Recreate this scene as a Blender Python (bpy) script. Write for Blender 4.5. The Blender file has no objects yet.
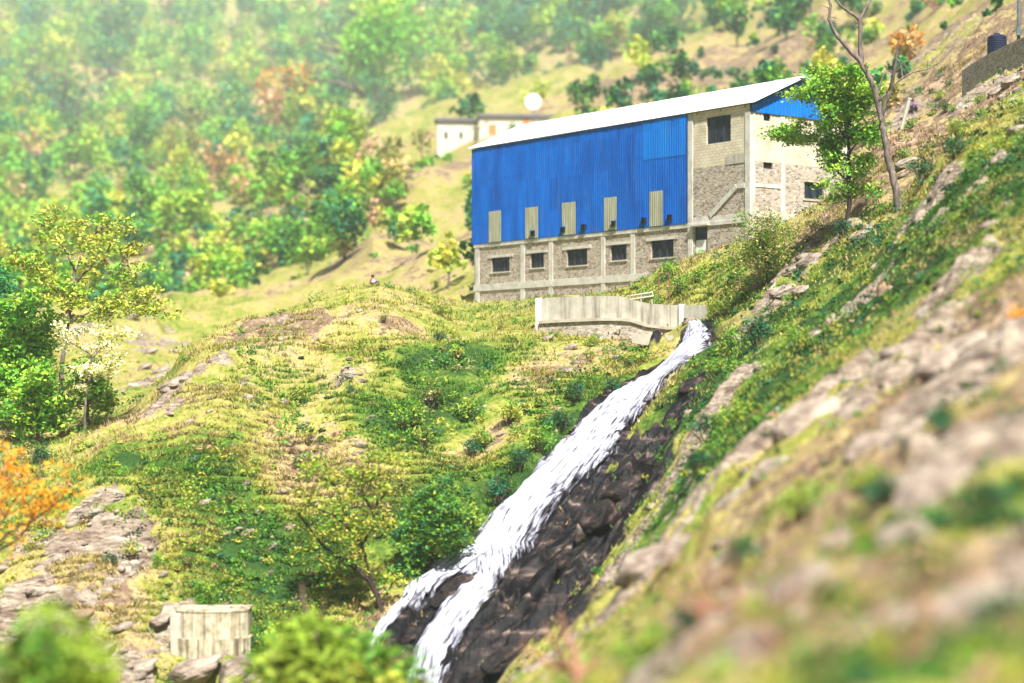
import bpy, bmesh, math, random
import numpy as np
from mathutils import Vector, Matrix

random.seed(11)
RNG = np.random.default_rng(11)
F, CX, HY = 1936.0, 512.0, 388.0          # focal length in pixels, principal column, horizon row (camera at z = 0 looking along +Y)
SC = bpy.context.scene
APERTURE, HAZE, SKY, SUN, EXPOSURE = .36, .00024, .028, 5.0, 1.42
COL = SC.collection

# ------------------------------------------------------------------ noise
def _hash(ix, iy, seed):
    h = (ix.astype(np.int64) * 374761393 + iy.astype(np.int64) * 668265263 + seed * 974634777) & 0xFFFFFFFF
    h = ((h ^ (h >> 13)) * 1274126177) & 0xFFFFFFFF
    h = h ^ (h >> 16)
    return (h & 0xFFFF) / 65535.0

def vnoise(x, y, seed=0):
    x = np.asarray(x, float); y = np.asarray(y, float)
    ix = np.floor(x); iy = np.floor(y); fx = x - ix; fy = y - iy
    fx = fx * fx * fx * (fx * (fx * 6 - 15) + 10); fy = fy * fy * fy * (fy * (fy * 6 - 15) + 10)
    a = _hash(ix, iy, seed); b = _hash(ix + 1, iy, seed); c = _hash(ix, iy + 1, seed); d = _hash(ix + 1, iy + 1, seed)
    return (a * (1 - fx) + b * fx) * (1 - fy) + (c * (1 - fx) + d * fx) * fy * 1.0

def fbm(x, y, octv=4, seed=0):
    s = 0; a = .5; t = 0
    for o in range(octv):
        s = s + a * vnoise(x * 2 ** o + 17.3 * o, y * 2 ** o - 9.1 * o, seed + o); t += a; a *= .5
    return s / t

def sstep(a, b, x):
    t = np.clip((x - a) / (b - a), 0, 1); return t * t * (3 - 2 * t)

# ------------------------------------------------------------------ terrain: surveyed ground points, smooth surface through them
def w3(px, py, Y):
    return np.array([(px - CX) / F * Y, Y, (HY - py) / F * Y])

SURVEY = [
 # far slopes
 (100,250,290),(100,150,360),(100,50,440),(0,0,480),(0,300,240),(0,350,190),(100,330,200),(205,312,235),(300,288,235),
 (380,266,215),(425,240,220),(445,190,245),(465,143,262),(545,112,290),(600,60,350),(512,0,420),(700,60,330),(760,40,290),
 (300,180,320),(250,90,400),(350,60,400),(300,0,470),(200,240,280),
 (850,50,240),(900,60,205),(950,30,190),(1012,5,170),(930,95,140),(985,76,124),(1018,74,116),(985,30,152),(870,110,165),
 (0,-70,560),(500,-70,540),(1000,-200,400),(512,-50,480),(1000,-70,260),(250,-60,520),(-300,280,240),(-300,-40,500),(1300,-220,380),
 # grassy spur in front of the building
 (470,299,141),(500,306,134),(440,293,140),(420,288,139),(375,287,135),(300,304,129),(230,326,123),(183,350,119),(450,330,124),(400,400,108),(300,400,109),(200,430,104),
 (100,470,100),(520,340,118),(560,343,118),(600,345,117),(650,348,115.2),(600,360,113),(560,305,127),(560,301,127.5),(610,299,125.5),(650,297,123.5),(672,295,121.5),(480,430,104),(520,400,106),(420,500,98),(350,480,100),
 (300,345,158),(230,362,150),(380,330,165),(440,310,165),
 # gully and trees at left
 (170,372,124),(150,402,119),(60,440,114),(0,440,116),(60,480,104),(0,480,106),(-300,500,106),(-300,380,150),
 # bottom left
 (50,525,96),(100,600,89),(30,640,86),(150,660,85),(200,655,86.5),(200,600,90),(200,540,94),(300,520,97),(330,600,91),(300,660,86),(380,600,91),(380,545,95),
 (-300,700,86),
 # stream
 (692,325,112),(650,385,106),(610,430,101),(560,490,97),(500,560,93),(450,610,89.5),(420,683,85),
 # right bank of the stream
 (700,330,111.5),(700,400,94),(640,480,91),(600,560,84),(560,620,78),(520,683,68),(590,640,58),(650,570,60),(700,480,72),
 # right slope
 (718,303,116.5),(724,325,112),(683,324,116.2),(702,323,115.0),(668,334,116.3),(683,302,120),(706,301,118.5),(690,287,119.8),(715,277,120),(740,262,120),(800,230,118.5),(824,212,119),(765,284,112),(830,229,112),(900,213,105),(880,150,116),(940,150,98),(1000,100,110),(1000,200,74),(900,300,74),(820,330,84),(760,350,94),(760,400,76),
 (850,430,52),(760,450,62),(900,350,62),(1000,250,66),(1000,350,48),(1000,450,33),(850,560,28),(1000,560,24.5),(700,560,46),(1000,670,20),(850,670,21),(700,670,25),(600,670,38),
 (1300,300,40),(1300,100,80),(1300,0,110),(1300,-150,200),(1300,600,16),
 # below the frame, down to where the photographer stands
 (-200,900,60),(0,800,66),(250,742,62),(420,742,58),(330,752,47),(20,765,34),(0,1000,30),(300,950,30),(500,850,24),(0,1150,12),(300,1050,12),(512,1000,10),(700,900,9),(1000,900,8),(300,1500,5),(512,1200,5),(1000,1100,5),(1300,1000,8),(-200,1400,6),
]
SV = np.array(SURVEY, float)
SV[:, 2] = np.where(SV[:, 2] > 180, 180 + (SV[:, 2] - 180) * 2.8 + np.maximum(SV[:, 2] - 300, 0) * 5, SV[:, 2])
def feat(u, ly): return np.stack([u * 4.0, ly], -1)
_P = feat((SV[:, 0] - CX) / F, np.log(SV[:, 2])); _V = (HY - SV[:, 1]) / F
def _phi(r2): return .5 * r2 * np.log(r2 + 1e-12)
_n = len(_P)
_K = _phi(((_P[:, None] - _P[None]) ** 2).sum(-1)) + np.eye(_n) * 4e-4
_A = np.zeros((_n + 3, _n + 3)); _A[:_n, :_n] = _K; _A[:_n, _n] = 1; _A[:_n, _n + 1:] = _P; _A[_n:, :_n] = _A[:_n, _n:].T
_W = np.linalg.solve(_A, np.concatenate([_V, np.zeros(3)]))
NU, NL = 501, 1080
UG = np.linspace(-.5, .5, NU); LG = np.linspace(math.log(3), math.log(2800), NL)
VG = np.zeros((NU, NL))
for i in range(0, NU, 25):
    q = feat(*np.meshgrid(UG[i:i + 25], LG, indexing='ij')); sh = q.shape[:2]; q = q.reshape(-1, 2)
    VG[i:i + 25] = (_phi(((q[:, None] - _P[None]) ** 2).sum(-1)) @ _W[:_n] + _W[_n] + q @ _W[_n + 1:]).reshape(sh)

def _bil(u, ly):
    a = np.clip((u + .5) * (NU - 1), 0, NU - 1.001); b = np.clip((ly - LG[0]) / (LG[1] - LG[0]), 0, NL - 1.001)
    i = a.astype(int); j = b.astype(int); fa = a - i; fb = b - j
    return (VG[i, j] * (1 - fa) + VG[i + 1, j] * fa) * (1 - fb) + (VG[i, j + 1] * (1 - fa) + VG[i + 1, j + 1] * fa) * fb

# building axes: near corner A, e1 runs along the long wall, e2 along the gable
BD = 128.0
BA = np.array([0.12293 * BD, BD]); E1 = np.array([-.613, .790]); E2 = np.array([.790, .613])
def bl(x, y): return (x - BA[0]) * E2[0] + (y - BA[1]) * E2[1], (x - BA[0]) * E1[0] + (y - BA[1]) * E1[1]
def base(x, y):
    x = np.asarray(x, float); y = np.maximum(np.asarray(y, float), 3)
    z = y * _bil(x / y, np.log(y))
    s, t = bl(x, y)
    d = np.hypot(np.maximum(np.maximum(-.6 - s, s - 10.5), 0), np.maximum(np.maximum(-.6 - t, t - 31.5), 0))
    z = np.minimum(z, 6.35 + d * .9)
    fr = np.maximum(np.maximum(-11 - s, s - .5), np.maximum(5.5 - t, t - 33))          # yard in front of the long wall
    return np.minimum(z, 6.0 + np.maximum(fr, 0) * .9 + np.maximum(-s, 0) * .02)

def pix(px, py):
    """where the view ray through a picture point first meets the ground"""
    px = np.atleast_1d(np.asarray(px, float)); py = np.atleast_1d(np.asarray(py, float))
    out = np.zeros((len(px), 3))
    for c in range(0, len(px), 4000):
        u = (px[c:c + 4000] - CX) / F; v = (HY - py[c:c + 4000]) / F
        Y = np.exp(LG)[None, :]
        z = base(u[:, None] * Y, np.broadcast_to(Y, (len(u), NL)))
        hit = z >= v[:, None] * Y
        hit[:, :int((math.log(9) - LG[0]) / (LG[1] - LG[0]))] = False
        j = hit.argmax(1); j = np.where(hit.any(1), j, NL - 1)
        y = np.exp(LG[j]); out[c:c + 4000] = np.stack([u * y, y, v * y], -1)
    return out
def pix1(px, py): return pix([px], [py])[0]

# ------------------------------------------------------------------ the stream's course
STREAM = [(327,686,706),(334,684,712),(345,680,712),(358,670,698),(370,653,682),(382,630,668),(400,603,650),(430,571,627),(460,541,606),(490,511,570),(520,485,551),(545,466,538),
          (570,462,514),(590,466,500),(610,438,492),(630,424,474),(650,411,462),(683,400,446),(715,388,434)]
def _lr(rows):
    r = np.array(rows, float); return pix(r[:, 1], r[:, 0]), pix(r[:, 2], r[:, 0])
CL, CR = _lr(STREAM)
SIDE = [(548,468,510),(562,446,484),(578,420,458),(592,404,438),(604,396,420),(616,388,406),(632,374,389),(648,364,380),(683,347,366),(715,335,354)]
DL, DR = _lr(SIDE)
def _chan(x, y, L, R):
    C = (L + R) / 2; hw = np.hypot(*(R - L)[:, :2].T) / 2
    best = np.full(np.shape(x), 1e9)
    for i in range(len(C) - 1):
        a, b = C[i, :2], C[i + 1, :2]; d = b - a; t = np.clip(((x - a[0]) * d[0] + (y - a[1]) * d[1]) / (d @ d), 0, 1)
        best = np.minimum(best, np.hypot(x - a[0] - t * d[0], y - a[1] - t * d[1]) / (hw[i] * (1 - t) + hw[i + 1] * t))
    return best
def chan(x, y): return np.minimum(_chan(x, y, CL, CR), _chan(x, y, DL, DR))

# ------------------------------------------------------------------ where rock, wet rock and lush ground (both part painted shade) and dry ground lie
ZONES = {
 'rock': [(690,430,2.6),(672,478,2.6),(650,525,2.6),(622,568,2.6),(165,352,7),(140,336,8),(200,334,8),(185,312,11),(120,345,7),(170,370,5),(150,350,4),(190,388,3.5),(140,390,4),(105,525,2.6),(40,565,4),(100,560,3),(60,602,4),(130,640,4),(190,676,2.2),(250,682,2),(90,640,4),
          (800,430,5.5),(870,410,4.5),(740,470,4.5),(945,385,4),(900,470,3),(620,600,4),(650,565,3.5),(750,630,2.2),(900,560,2.4),(960,600,1.6),(850,650,1.8),(690,650,2.5),(990,590,1.4),
          (800,278,3.4),(830,262,3),(790,298,3),(860,290,2.6),(815,250,2.4),(930,60,9),(960,30,9),(900,20,10),(1000,84,3),(940,92,5),(1005,108,2.2),(870,90,6),
          (548,338,1.2),(350,384,.9),(100,490,1.5),(700,510,3),(950,450,2.4),(820,500,2.5),(700,420,3),(720,390,2.5),(930,200,1.5),(980,180,1.6),(910,240,1.6),(960,280,1.6)],
 'wet':  [(578,503,1.5),(602,470,1.4),(556,530,1.5),(628,438,1.2),(535,560,1.5),(678,405,1.4),(655,445,1.5),(478,645,2.2),(462,670,2),(612,475,1.5),(588,515,1.6),(560,555,1.8),(522,590,1.6),(455,592,1.6),(440,600,1.4),(700,372,1.2),(668,412,1.8),(648,455,1.7),(622,498,2.0),(590,540,2.8),(565,580,2.8),(535,620,2.8),(505,655,3),(480,683,3.2),(655,478,1.2),(590,598,1.6),(550,655,2.2),
          (655,362,.6),(604,412,.6),(560,455,.6),(525,492,.7),(492,530,.7),(455,572,1),(430,620,1.6),(400,640,1.6),(450,590,1.2)],
 'lush': [(900,265,5),(850,295,5),(950,230,6),(1000,180,6),(780,400,4),(740,420,4),(700,380,3),(640,362,2),(600,392,2.2),(560,430,2.6),(515,470,3),(480,510,3),(450,545,3),(300,560,4),(420,420,4),(430,520,4),(200,470,3),(250,600,5),(720,440,4),(700,400,4),(760,330,4),(740,300,3),(860,340,4),(800,350,4),(950,500,3),(980,500,2),(600,390,2),(460,370,4),(880,240,4),(920,230,3),(120,460,2),(240,510,2)],
 'dry':  [(850,500,6),(950,560,4),(800,600,4),(900,640,3),(960,420,5),(900,50,22),(850,60,28),(940,40,16),(800,70,30),(960,60,14),(420,210,14),(400,255,12),(450,260,14),(230,250,30),(700,80,40),(370,600,3.5),(330,470,4),(540,370,4),(630,360,3),(470,440,4),(280,330,5),(1000,300,4),(880,330,4),(900,400,4),(800,240,4),(950,120,6),(900,150,5),(400,330,2),(100,600,5),(640,350,3)],
}
ZC = {k: [(pix1(a, b), r) for a, b, r in v] for k, v in ZONES.items()}
def zone(k, x, y):
    p = np.ones(np.shape(x))
    for c, r in ZC[k]:
        p = p * (1 - np.exp(-(((x - c[0]) ** 2 + (y - c[1]) ** 2) / (r * r)) ** 1.5))
    z = 1 - p
    if k == 'rock':
        a = x * .80 + y * .60; b = -x * .60 + y * .80
        sc = 1 - .45 * sstep(60, 25, np.asarray(y, float))
        n = fbm(a / (2.6 * sc), b / (1.35 * sc), 4, 141)
        z = np.clip(z * (.08 + 1.32 * sstep(.43, .57, n)), 0, 1)
    return z

CALM = [(*pix1(806, 224)[:2], 5.0), (w3(456,140,408)[0], 408, 30), (w3(510,140,404)[0], 402, 34), (*pix1(913, 117)[:2], 3.0), (*pix1(373, 288)[:2], 3.0)]
def disp(x, y, R=None, Wt=None, ch=None):
    R = zone('rock', x, y) if R is None else R
    Wt = zone('wet', x, y) if Wt is None else Wt
    ch = chan(x, y) if ch is None else ch
    Y = np.maximum(y, 3)
    far = sstep(165, 300, Y); near = sstep(70, 24, Y)
    z = (fbm(x / 9, y / 9, 3, 3) - .5) * 1.5 + (fbm(x / 2.6, y / 2.6, 3, 9) - .5) * 1.05 * (1 - .6 * near) + (fbm(x / .8, y / .8, 2, 21) - .5) * .20 * (1 - .5 * near)
    z = z + far * ((fbm(x / 65, y / 75, 4, 5) - .5) * 26 + (1 - np.abs(fbm(x / 40, y / 58, 3, 31) * 2 - 1)) * 11 - 7) * (1 + sstep(600, 1600, Y))
    # layered slabs: parallel to the water beside it, across the slope elsewhere
    def ledges(ca, sa, la, lb, sd, amp, fine):
        a = x * ca + y * sa; b = -x * sa + y * ca
        wob = fbm(a / 3, b / 3, 2, sd) * 1.3
        n1 = fbm(a / la, b / lb + wob, 3, sd + 3); n2 = fbm(a / 1.6, b / .42 + wob * 2, 3, sd + 7)
        qq = n1 * 7; st = np.floor(qq) + sstep(.78, 1.0, qq - np.floor(qq))
        return (st / 7 - .5) * amp + np.abs(n2 - .5) * 2 * fine
    kr = np.clip(R * 1.3, 0, 1) * (1 - .5 * near) * (1 - np.clip(Wt * 1.4, 0, 1)); kw = np.clip(Wt * 1.4, 0, 1)
    z = z * (1 - .55 * np.maximum(kr, kw)) + (1 - far) * (ledges(.86, .50, 6., 1.7, 71, 2.7, .42) * kr * .8 + ledges(.56, .83, 9., 1.35, 171, 4.2, .16) * kw)
    m = 1 - sstep(.85, 1.35, ch)
    z = z * (1 - .72 * m) - .30 * m
    # keep the ground low round the building's walls
    s, t = bl(x, y)
    d = np.hypot(np.maximum(np.maximum(-.6 - s, s - 10.5), 0), np.maximum(np.maximum(-.6 - t, t - 31.5), 0))
    wl = np.hypot(np.maximum(np.maximum(1.2 - x, x - 13), 0), np.maximum(np.maximum(116.0 - .12 * x - y, y - 123), 0))
    z = z * sstep(0, 3, d) * (.25 + .75 * sstep(0, 4, wl))
    fr = np.maximum(np.maximum(-11 - s, s - .5), np.maximum(5.5 - t, t - 33)); z = z * (.2 + .8 * sstep(0, 3, fr))
    for cx, cy, r in CALM: z = z * (.15 + .85 * sstep(.4 * r, r, np.hypot(x - cx, y - cy)))
    return z

def ground(x, y): return base(x, y) + disp(x, y)
def gz(x, y): return float(ground(np.array([x]), np.array([y]))[0])

# ------------------------------------------------------------------ mesh helpers
def np_mesh(name, V, faces, k, tint=None, smooth=False):
    me = bpy.data.meshes.new(name)
    V = np.asarray(V, np.float32); faces = np.asarray(faces, np.int32)
    me.vertices.add(len(V)); me.vertices.foreach_set('co', V.ravel())
    nf = len(faces)
    me.loops.add(nf * k); me.loops.foreach_set('vertex_index', faces.ravel())
    me.polygons.add(nf); me.polygons.foreach_set('loop_start', np.arange(nf, dtype=np.int32) * k)
    try: me.polygons.foreach_set('loop_total', np.full(nf, k, np.int32))
    except Exception: pass
    if smooth: me.polygons.foreach_set('use_smooth', np.ones(nf, bool))
    me.update(calc_edges=True)
    if tint is not None:
        at = me.color_attributes.new('tint', 'FLOAT_COLOR', 'POINT')
        c = np.ones((len(V), 4), np.float32); c[:, :3] = tint
        at.data.foreach_set('color', c.ravel())
    return me

def link(name, me, mat=None, parent=None):
    o = bpy.data.objects.new(name, me); COL.objects.link(o)
    if mat is not None and not me.materials: me.materials.append(mat)
    if parent is not None: o.parent = parent
    return o

def tag(o, label=None, cat=None, group=None, kind=None):
    for k, v in (('label', label), ('category', cat), ('group', group), ('kind', kind)):
        if v: o[k] = v
    return o

def empty(name, loc, rz=0, label=None, cat=None, group=None):
    o = bpy.data.objects.new(name, None); COL.objects.link(o); o.location = Vector([float(c) for c in loc]); o.rotation_euler.z = rz
    o.empty_display_size = .3
    return tag(o, label, cat, group)

def copy_tree(o, parent=None):
    c = o.copy(); COL.objects.link(c)
    if parent is not None: c.parent = parent
    for ch in list(o.children): copy_tree(ch, c)
    return c

class MB:
    """collects boxes, tubes and quads into one mesh"""
    def __init__(s): s.v = []; s.f = []
    def poly(s, pts):
        n = len(s.v); s.v += [tuple(map(float, p)) for p in pts]; s.f.append(tuple(range(n, n + len(pts)))); return s
    def box(s, x0, x1, y0, y1, z0, z1):
        n = len(s.v)
        s.v += [(x0,y0,z0),(x1,y0,z0),(x1,y1,z0),(x0,y1,z0),(x0,y0,z1),(x1,y0,z1),(x1,y1,z1),(x0,y1,z1)]
        s.f += [tuple(n + i for i in q) for q in ((0,3,2,1),(4,5,6,7),(0,1,5,4),(1,2,6,5),(2,3,7,6),(3,0,4,7))]; return s
    def tube(s, pts, rad, sides=7, cap=True):
        pts = [Vector([float(c) for c in p]) for p in pts]
        if not hasattr(rad, '__len__'): rad = [rad] * len(pts)
        n0 = len(s.v); prev = None
        for i, p in enumerate(pts):
            d = (pts[min(i + 1, len(pts) - 1)] - pts[max(i - 1, 0)])
            d = d.normalized() if d.length > 1e-9 else Vector((0, 0, 1))
            if prev is None:
                a = d.orthogonal().normalized()
            else:
                a = (prev - d * prev.dot(d)); a = a.normalized() if a.length > 1e-6 else d.orthogonal().normalized()
            prev = a; b = d.cross(a)
            for k in range(sides):
                t = 2 * math.pi * k / sides
                q = p + (a * math.cos(t) + b * math.sin(t)) * rad[i]; s.v.append(tuple(q))
        for i in range(len(pts) - 1):
            for k in range(sides):
                a0 = n0 + i * sides + k; a1 = n0 + i * sides + (k + 1) % sides
                s.f.append((a0, a1, a1 + sides, a0 + sides))
        if cap:
            s.f.append(tuple(n0 + k for k in reversed(range(sides)))); s.f.append(tuple(n0 + (len(pts) - 1) * sides + k for k in range(sides)))
        return s
    def lathe(s, prof, n=20):
        n0 = len(s.v)
        for r, z in prof:
            for k in range(n):
                t = 2 * math.pi * k / n; s.v.append((r * math.cos(t), r * math.sin(t), z))
        for i in range(len(prof) - 1):
            for k in range(n):
                a = n0 + i * n + k; b = n0 + i * n + (k + 1) % n; s.f.append((a, b, b + n, a + n))
        s.f.append(tuple(n0 + k for k in reversed(range(n)))); s.f.append(tuple(n0 + (len(prof) - 1) * n + k for k in range(n)))
        return s
    def mesh(s, name, smooth=False, bevel=0):
        me = bpy.data.meshes.new(name); me.from_pydata(s.v, [], s.f)
        if bevel:
            bm = bmesh.new(); bm.from_mesh(me)
            bmesh.ops.bevel(bm, geom=bm.edges[:], offset=bevel, segments=2, affect='EDGES', profile=.6); bm.to_mesh(me); bm.free()
        if smooth: me.polygons.foreach_set('use_smooth', [True] * len(me.polygons))
        me.update(); return me
    def build(s, name, mat, parent=None, smooth=False, bevel=0):
        return link(name, s.mesh(name, smooth, bevel), mat, parent)

# ------------------------------------------------------------------ materials
def new_mat(name):
    m = bpy.data.materials.new(name); m.use_nodes = True
    nt = m.node_tree; b = nt.nodes['Principled BSDF']; return m, nt, b
def N(nt, kind, **kw):
    n = nt.nodes.new(kind)
    for k, v in kw.items():
        if k in n.inputs: n.inputs[k].default_value = v
        else: setattr(n, k, v)
    return n
def L(nt, a, b): nt.links.new(a, b)
def ramp(nt, fac, stops):
    r = nt.nodes.new('ShaderNodeValToRGB'); e = r.color_ramp.elements
    while len(e) < len(stops): e.new(.5)
    for el, (p, c) in zip(e, stops): el.position = p; el.color = (*c, 1) if len(c) == 3 else c
    if fac is not None: L(nt, fac, r.inputs['Fac'])
    return r.outputs['Color']
def mix(nt, fac, a, b, mode='MIX'):
    m = nt.nodes.new('ShaderNodeMix'); m.data_type = 'RGBA'; m.blend_type = mode
    for sock, val in ((m.inputs[0], fac), (m.inputs[6], a), (m.inputs[7], b)):
        if isinstance(val, (int, float)): sock.default_value = val
        elif isinstance(val, tuple): sock.default_value = (*val, 1)
        else: L(nt, val, sock)
    return m.outputs[2]
def math_(nt, op, a, b=None, clamp=False):
    m = nt.nodes.new('ShaderNodeMath'); m.operation = op; m.use_clamp = clamp
    for i, v in enumerate((a, b)):
        if v is None: continue
        if isinstance(v, (int, float)): m.inputs[i].default_value = v
        else: L(nt, v, m.inputs[i])
    return m.outputs[0]
def noise(nt, vec, scale, detail=4, rough=.55):
    n = N(nt, 'ShaderNodeTexNoise', Scale=scale, Detail=detail, Roughness=rough)
    if vec is not None: L(nt, vec, n.inputs['Vector'])
    return n.outputs['Fac']
def coords(nt, kind='Object', scale=None, rot=None):
    t = nt.nodes.new('ShaderNodeTexCoord'); out = t.outputs[kind]
    if scale or rot:
        m = nt.nodes.new('ShaderNodeMapping'); L(nt, out, m.inputs['Vector'])
        if scale: m.inputs['Scale'].default_value = scale
        if rot: m.inputs['Rotation'].default_value = rot
        out = m.outputs[0]
    return out
def bump(nt, b, h, strength=.5, dist=.1):
    n = N(nt, 'ShaderNodeBump', Strength=strength, Distance=dist); L(nt, h, n.inputs['Height']); L(nt, n.outputs[0], b.inputs['Normal'])

M = {}
def leaf_mat(name, transl=.24):
    m, nt, b = new_mat(name)
    a = N(nt, 'ShaderNodeVertexColor'); a.layer_name = 'tint'
    oi = nt.nodes.new('ShaderNodeObjectInfo')
    c = mix(nt, 1.0, a.outputs['Color'], oi.outputs['Color'], 'MULTIPLY')
    L(nt, c, b.inputs['Base Color']); b.inputs['Roughness'].default_value = .62; b.inputs['Specular IOR Level'].default_value = .25
    tr = nt.nodes.new('ShaderNodeBsdfTranslucent'); L(nt, c, tr.inputs['Color'])
    mx = N(nt, 'ShaderNodeMixShader'); mx.inputs[0].default_value = transl
    L(nt, b.outputs[0], mx.inputs[1]); L(nt, tr.outputs[0], mx.inputs[2])
    L(nt, mx.outputs[0], nt.nodes['Material Output'].inputs['Surface']); return m
M['leaf'] = leaf_mat('leaf')
M['grass'] = leaf_mat('grass_blade', .22)

def rough_mat(name, stops, scale=3, rough=.85, bumps=(8, .4, .05), stretch=None, spec=.3):
    m, nt, b = new_mat(name)
    v = coords(nt, 'Object', scale=stretch)
    f = noise(nt, v, scale, 6, .62)
    L(nt, ramp(nt, f, stops), b.inputs['Base Color']); b.inputs['Roughness'].default_value = rough; b.inputs['Specular IOR Level'].default_value = spec
    if bumps: bump(nt, b, noise(nt, v, bumps[0], 5, .65), bumps[1], bumps[2])
    return m
M['bark'] = rough_mat('bark', [(.3, (.045, .03, .02)), (.7, (.14, .10, .065))], 6, .9, (14, .6, .03), (1, 1, .25))
M['dark_bark'] = rough_mat('dark_bark', [(.3, (.018, .012, .010)), (.7, (.06, .04, .03))], 6, .9, (14, .6, .03), (1, 1, .25))
M['grey_bark'] = rough_mat('grey_bark', [(.3, (.05, .035, .03)), (.5, (.13, .10, .085)), (.7, (.26, .21, .17))], 5, .9, (14, .6, .03), (1, 1, .3))
M['pale_twig'] = rough_mat('pale_twig', [(.3, (.20, .085, .05)), (.7, (.38, .21, .14))], 6, .9, None)
M['concrete'] = rough_mat('concrete', [(.25, (.30, .28, .235)), (.5, (.50, .475, .415)), (.75, (.62, .595, .53))], 1.2, .9, (9, .25, .03))
M['pale_concrete'] = rough_mat('pale_concrete', [(.3, (.30, .265, .20)), (.7, (.48, .44, .35))], 1.0, .9, (9, .25, .03))
M['rock_dry'] = rough_mat('dry_rock', [(.32, (.06, .043, .035)), (.48, (.23, .18, .14)), (.72, (.42, .36, .285))], 1.6, .85, (5, .8, .12), (1, 1, 2.2))
M['rock_wet_shade'] = rough_mat('wet_shaded_rock', [(.35, (.003, .003, .004)), (.52, (.02, .013, .012)), (.7, (.13, .09, .07))], 2.2, .5, (7, .9, .14), (1, 1, 2.2), .2)  # near-black tones: wet rock, plus the shade of cavities painted in
M['rock_brown'] = rough_mat('brown_rock', [(.3, (.14, .08, .06)), (.6, (.30, .19, .13)), (.8, (.42, .32, .24))], 1.6, .85, (5, .8, .12), (1, 1, 2.2))

def stone_masonry():
    m, nt, b = new_mat('stone_masonry')
    v = coords(nt, 'Object', scale=(1, 1, 1.75))
    w = N(nt, 'ShaderNodeTexNoise', Scale=1.6, Detail=2.0); L(nt, v, w.inputs['Vector'])
    vv = nt.nodes.new('ShaderNodeMix'); vv.data_type = 'VECTOR'; vv.inputs[0].default_value = .10
    L(nt, v, vv.inputs[4]); L(nt, w.outputs['Color'], vv.inputs[5])
    vo = N(nt, 'ShaderNodeTexVoronoi', Scale=5.0); L(nt, vv.outputs[1], vo.inputs['Vector'])
    ve = N(nt, 'ShaderNodeTexVoronoi', Scale=5.0); ve.feature = 'DISTANCE_TO_EDGE'; L(nt, vv.outputs[1], ve.inputs['Vector'])
    sep = nt.nodes.new('ShaderNodeSeparateColor'); L(nt, vo.outputs['Color'], sep.inputs[0])
    stone = ramp(nt, sep.outputs[0], [(0, (.20, .165, .14)), (.3, (.38, .32, .26)), (.6, (.50, .45, .38)), (.85, (.33, .30, .28)), (1, (.60, .55, .47))])
    fine = noise(nt, coords(nt), 9, 4); stone = mix(nt, .35, stone, ramp(nt, fine, [(.3, (.1, .08, .06)), (.7, (.5, .42, .32))]), 'OVERLAY')
    edge = math_(nt, 'LESS_THAN', ve.outputs['Distance'], .035)
    c = mix(nt, math_(nt, 'MULTIPLY', edge, .6), stone, (.46, .39, .28))
    L(nt, c, b.inputs['Base Color']); b.inputs['Roughness'].default_value = .9
    bump(nt, b, ve.outputs['Distance'], .45, .08); return m
M['stone'] = stone_masonry()

def block_wall():
    m, nt, b = new_mat('pale_block_wall')
    v = coords(nt, 'Object')
    sp = nt.nodes.new('ShaderNodeSeparateXYZ'); L(nt, v, sp.inputs[0])
    cm = nt.nodes.new('ShaderNodeCombineXYZ'); L(nt, math_(nt, 'ADD', sp.outputs[0], sp.outputs[1]), cm.inputs[0]); L(nt, sp.outputs[2], cm.inputs[1])
    br = N(nt, 'ShaderNodeTexBrick', Scale=1.0); br.inputs['Brick Width'].default_value = .45; br.inputs['Row Height'].default_value = .2; br.inputs['Mortar Size'].default_value = .012
    br.inputs['Color1'].default_value = (.66, .59, .44, 1); br.inputs['Color2'].default_value = (.58, .51, .38, 1); br.inputs['Mortar'].default_value = (.36, .31, .23, 1)
    L(nt, cm.outputs[0], br.inputs['Vector'])
    st = ramp(nt, noise(nt, v, .9, 6, .65), [(.3, (.55, .5, .42)), (.6, (1, 1, 1))])
    L(nt, mix(nt, .7, br.outputs['Color'], st, 'MULTIPLY'), b.inputs['Base Color']); b.inputs['Roughness'].default_value = .9
    bump(nt, b, br.outputs['Fac'], -.3, .02); return m
M['block'] = block_wall()

def blue_sheet(name, c0, c1, c2):
    m, nt, b = new_mat(name)
    v = coords(nt, 'Object', scale=(1, 1, .18))
    f = noise(nt, v, .9, 5, .6); g = noise(nt, coords(nt, 'Object', scale=(1, 1, .06)), 5, 3, .6)
    c = ramp(nt, f, [(.3, c0), (.5, c1), (.72, c2)])
    c = mix(nt, .3, c, ramp(nt, g, [(.35, c0), (.65, c2)]))
    sp = nt.nodes.new('ShaderNodeSeparateXYZ'); L(nt, coords(nt, 'Object'), sp.inputs[0])
    cm = nt.nodes.new('ShaderNodeCombineXYZ'); L(nt, math_(nt, 'FLOOR', math_(nt, 'MULTIPLY', sp.outputs[1], 1.05)), cm.inputs[0]); L(nt, math_(nt, 'FLOOR', math_(nt, 'MULTIPLY', math_(nt, 'SUBTRACT', sp.outputs[2], .1), .42)), cm.inputs[1])
    wn = nt.nodes.new('ShaderNodeTexWhiteNoise'); wn.noise_dimensions = '2D'; L(nt, cm.outputs[0], wn.inputs['Vector'])
    c = mix(nt, 1.0, c, ramp(nt, wn.outputs['Value'], [(0, (.80, .80, .82)), (1, (1.08, 1.08, 1.06))]), 'MULTIPLY')
    dirt = noise(nt, coords(nt, 'Object', scale=(1, 1.6, .22)), 1.4, 6, .7)
    c = mix(nt, math_(nt, 'MULTIPLY', math_(nt, 'SUBTRACT', dirt, .56), 2.2, True), c, (.10, .14, .22))
    L(nt, c, b.inputs['Base Color']); b.inputs['Roughness'].default_value = .55; b.inputs['Specular IOR Level'].default_value = .12; return m
M['blue'] = blue_sheet('blue_sheet', (.0, .055, .29), (.0, .098, .45), (.0, .135, .56))
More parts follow.
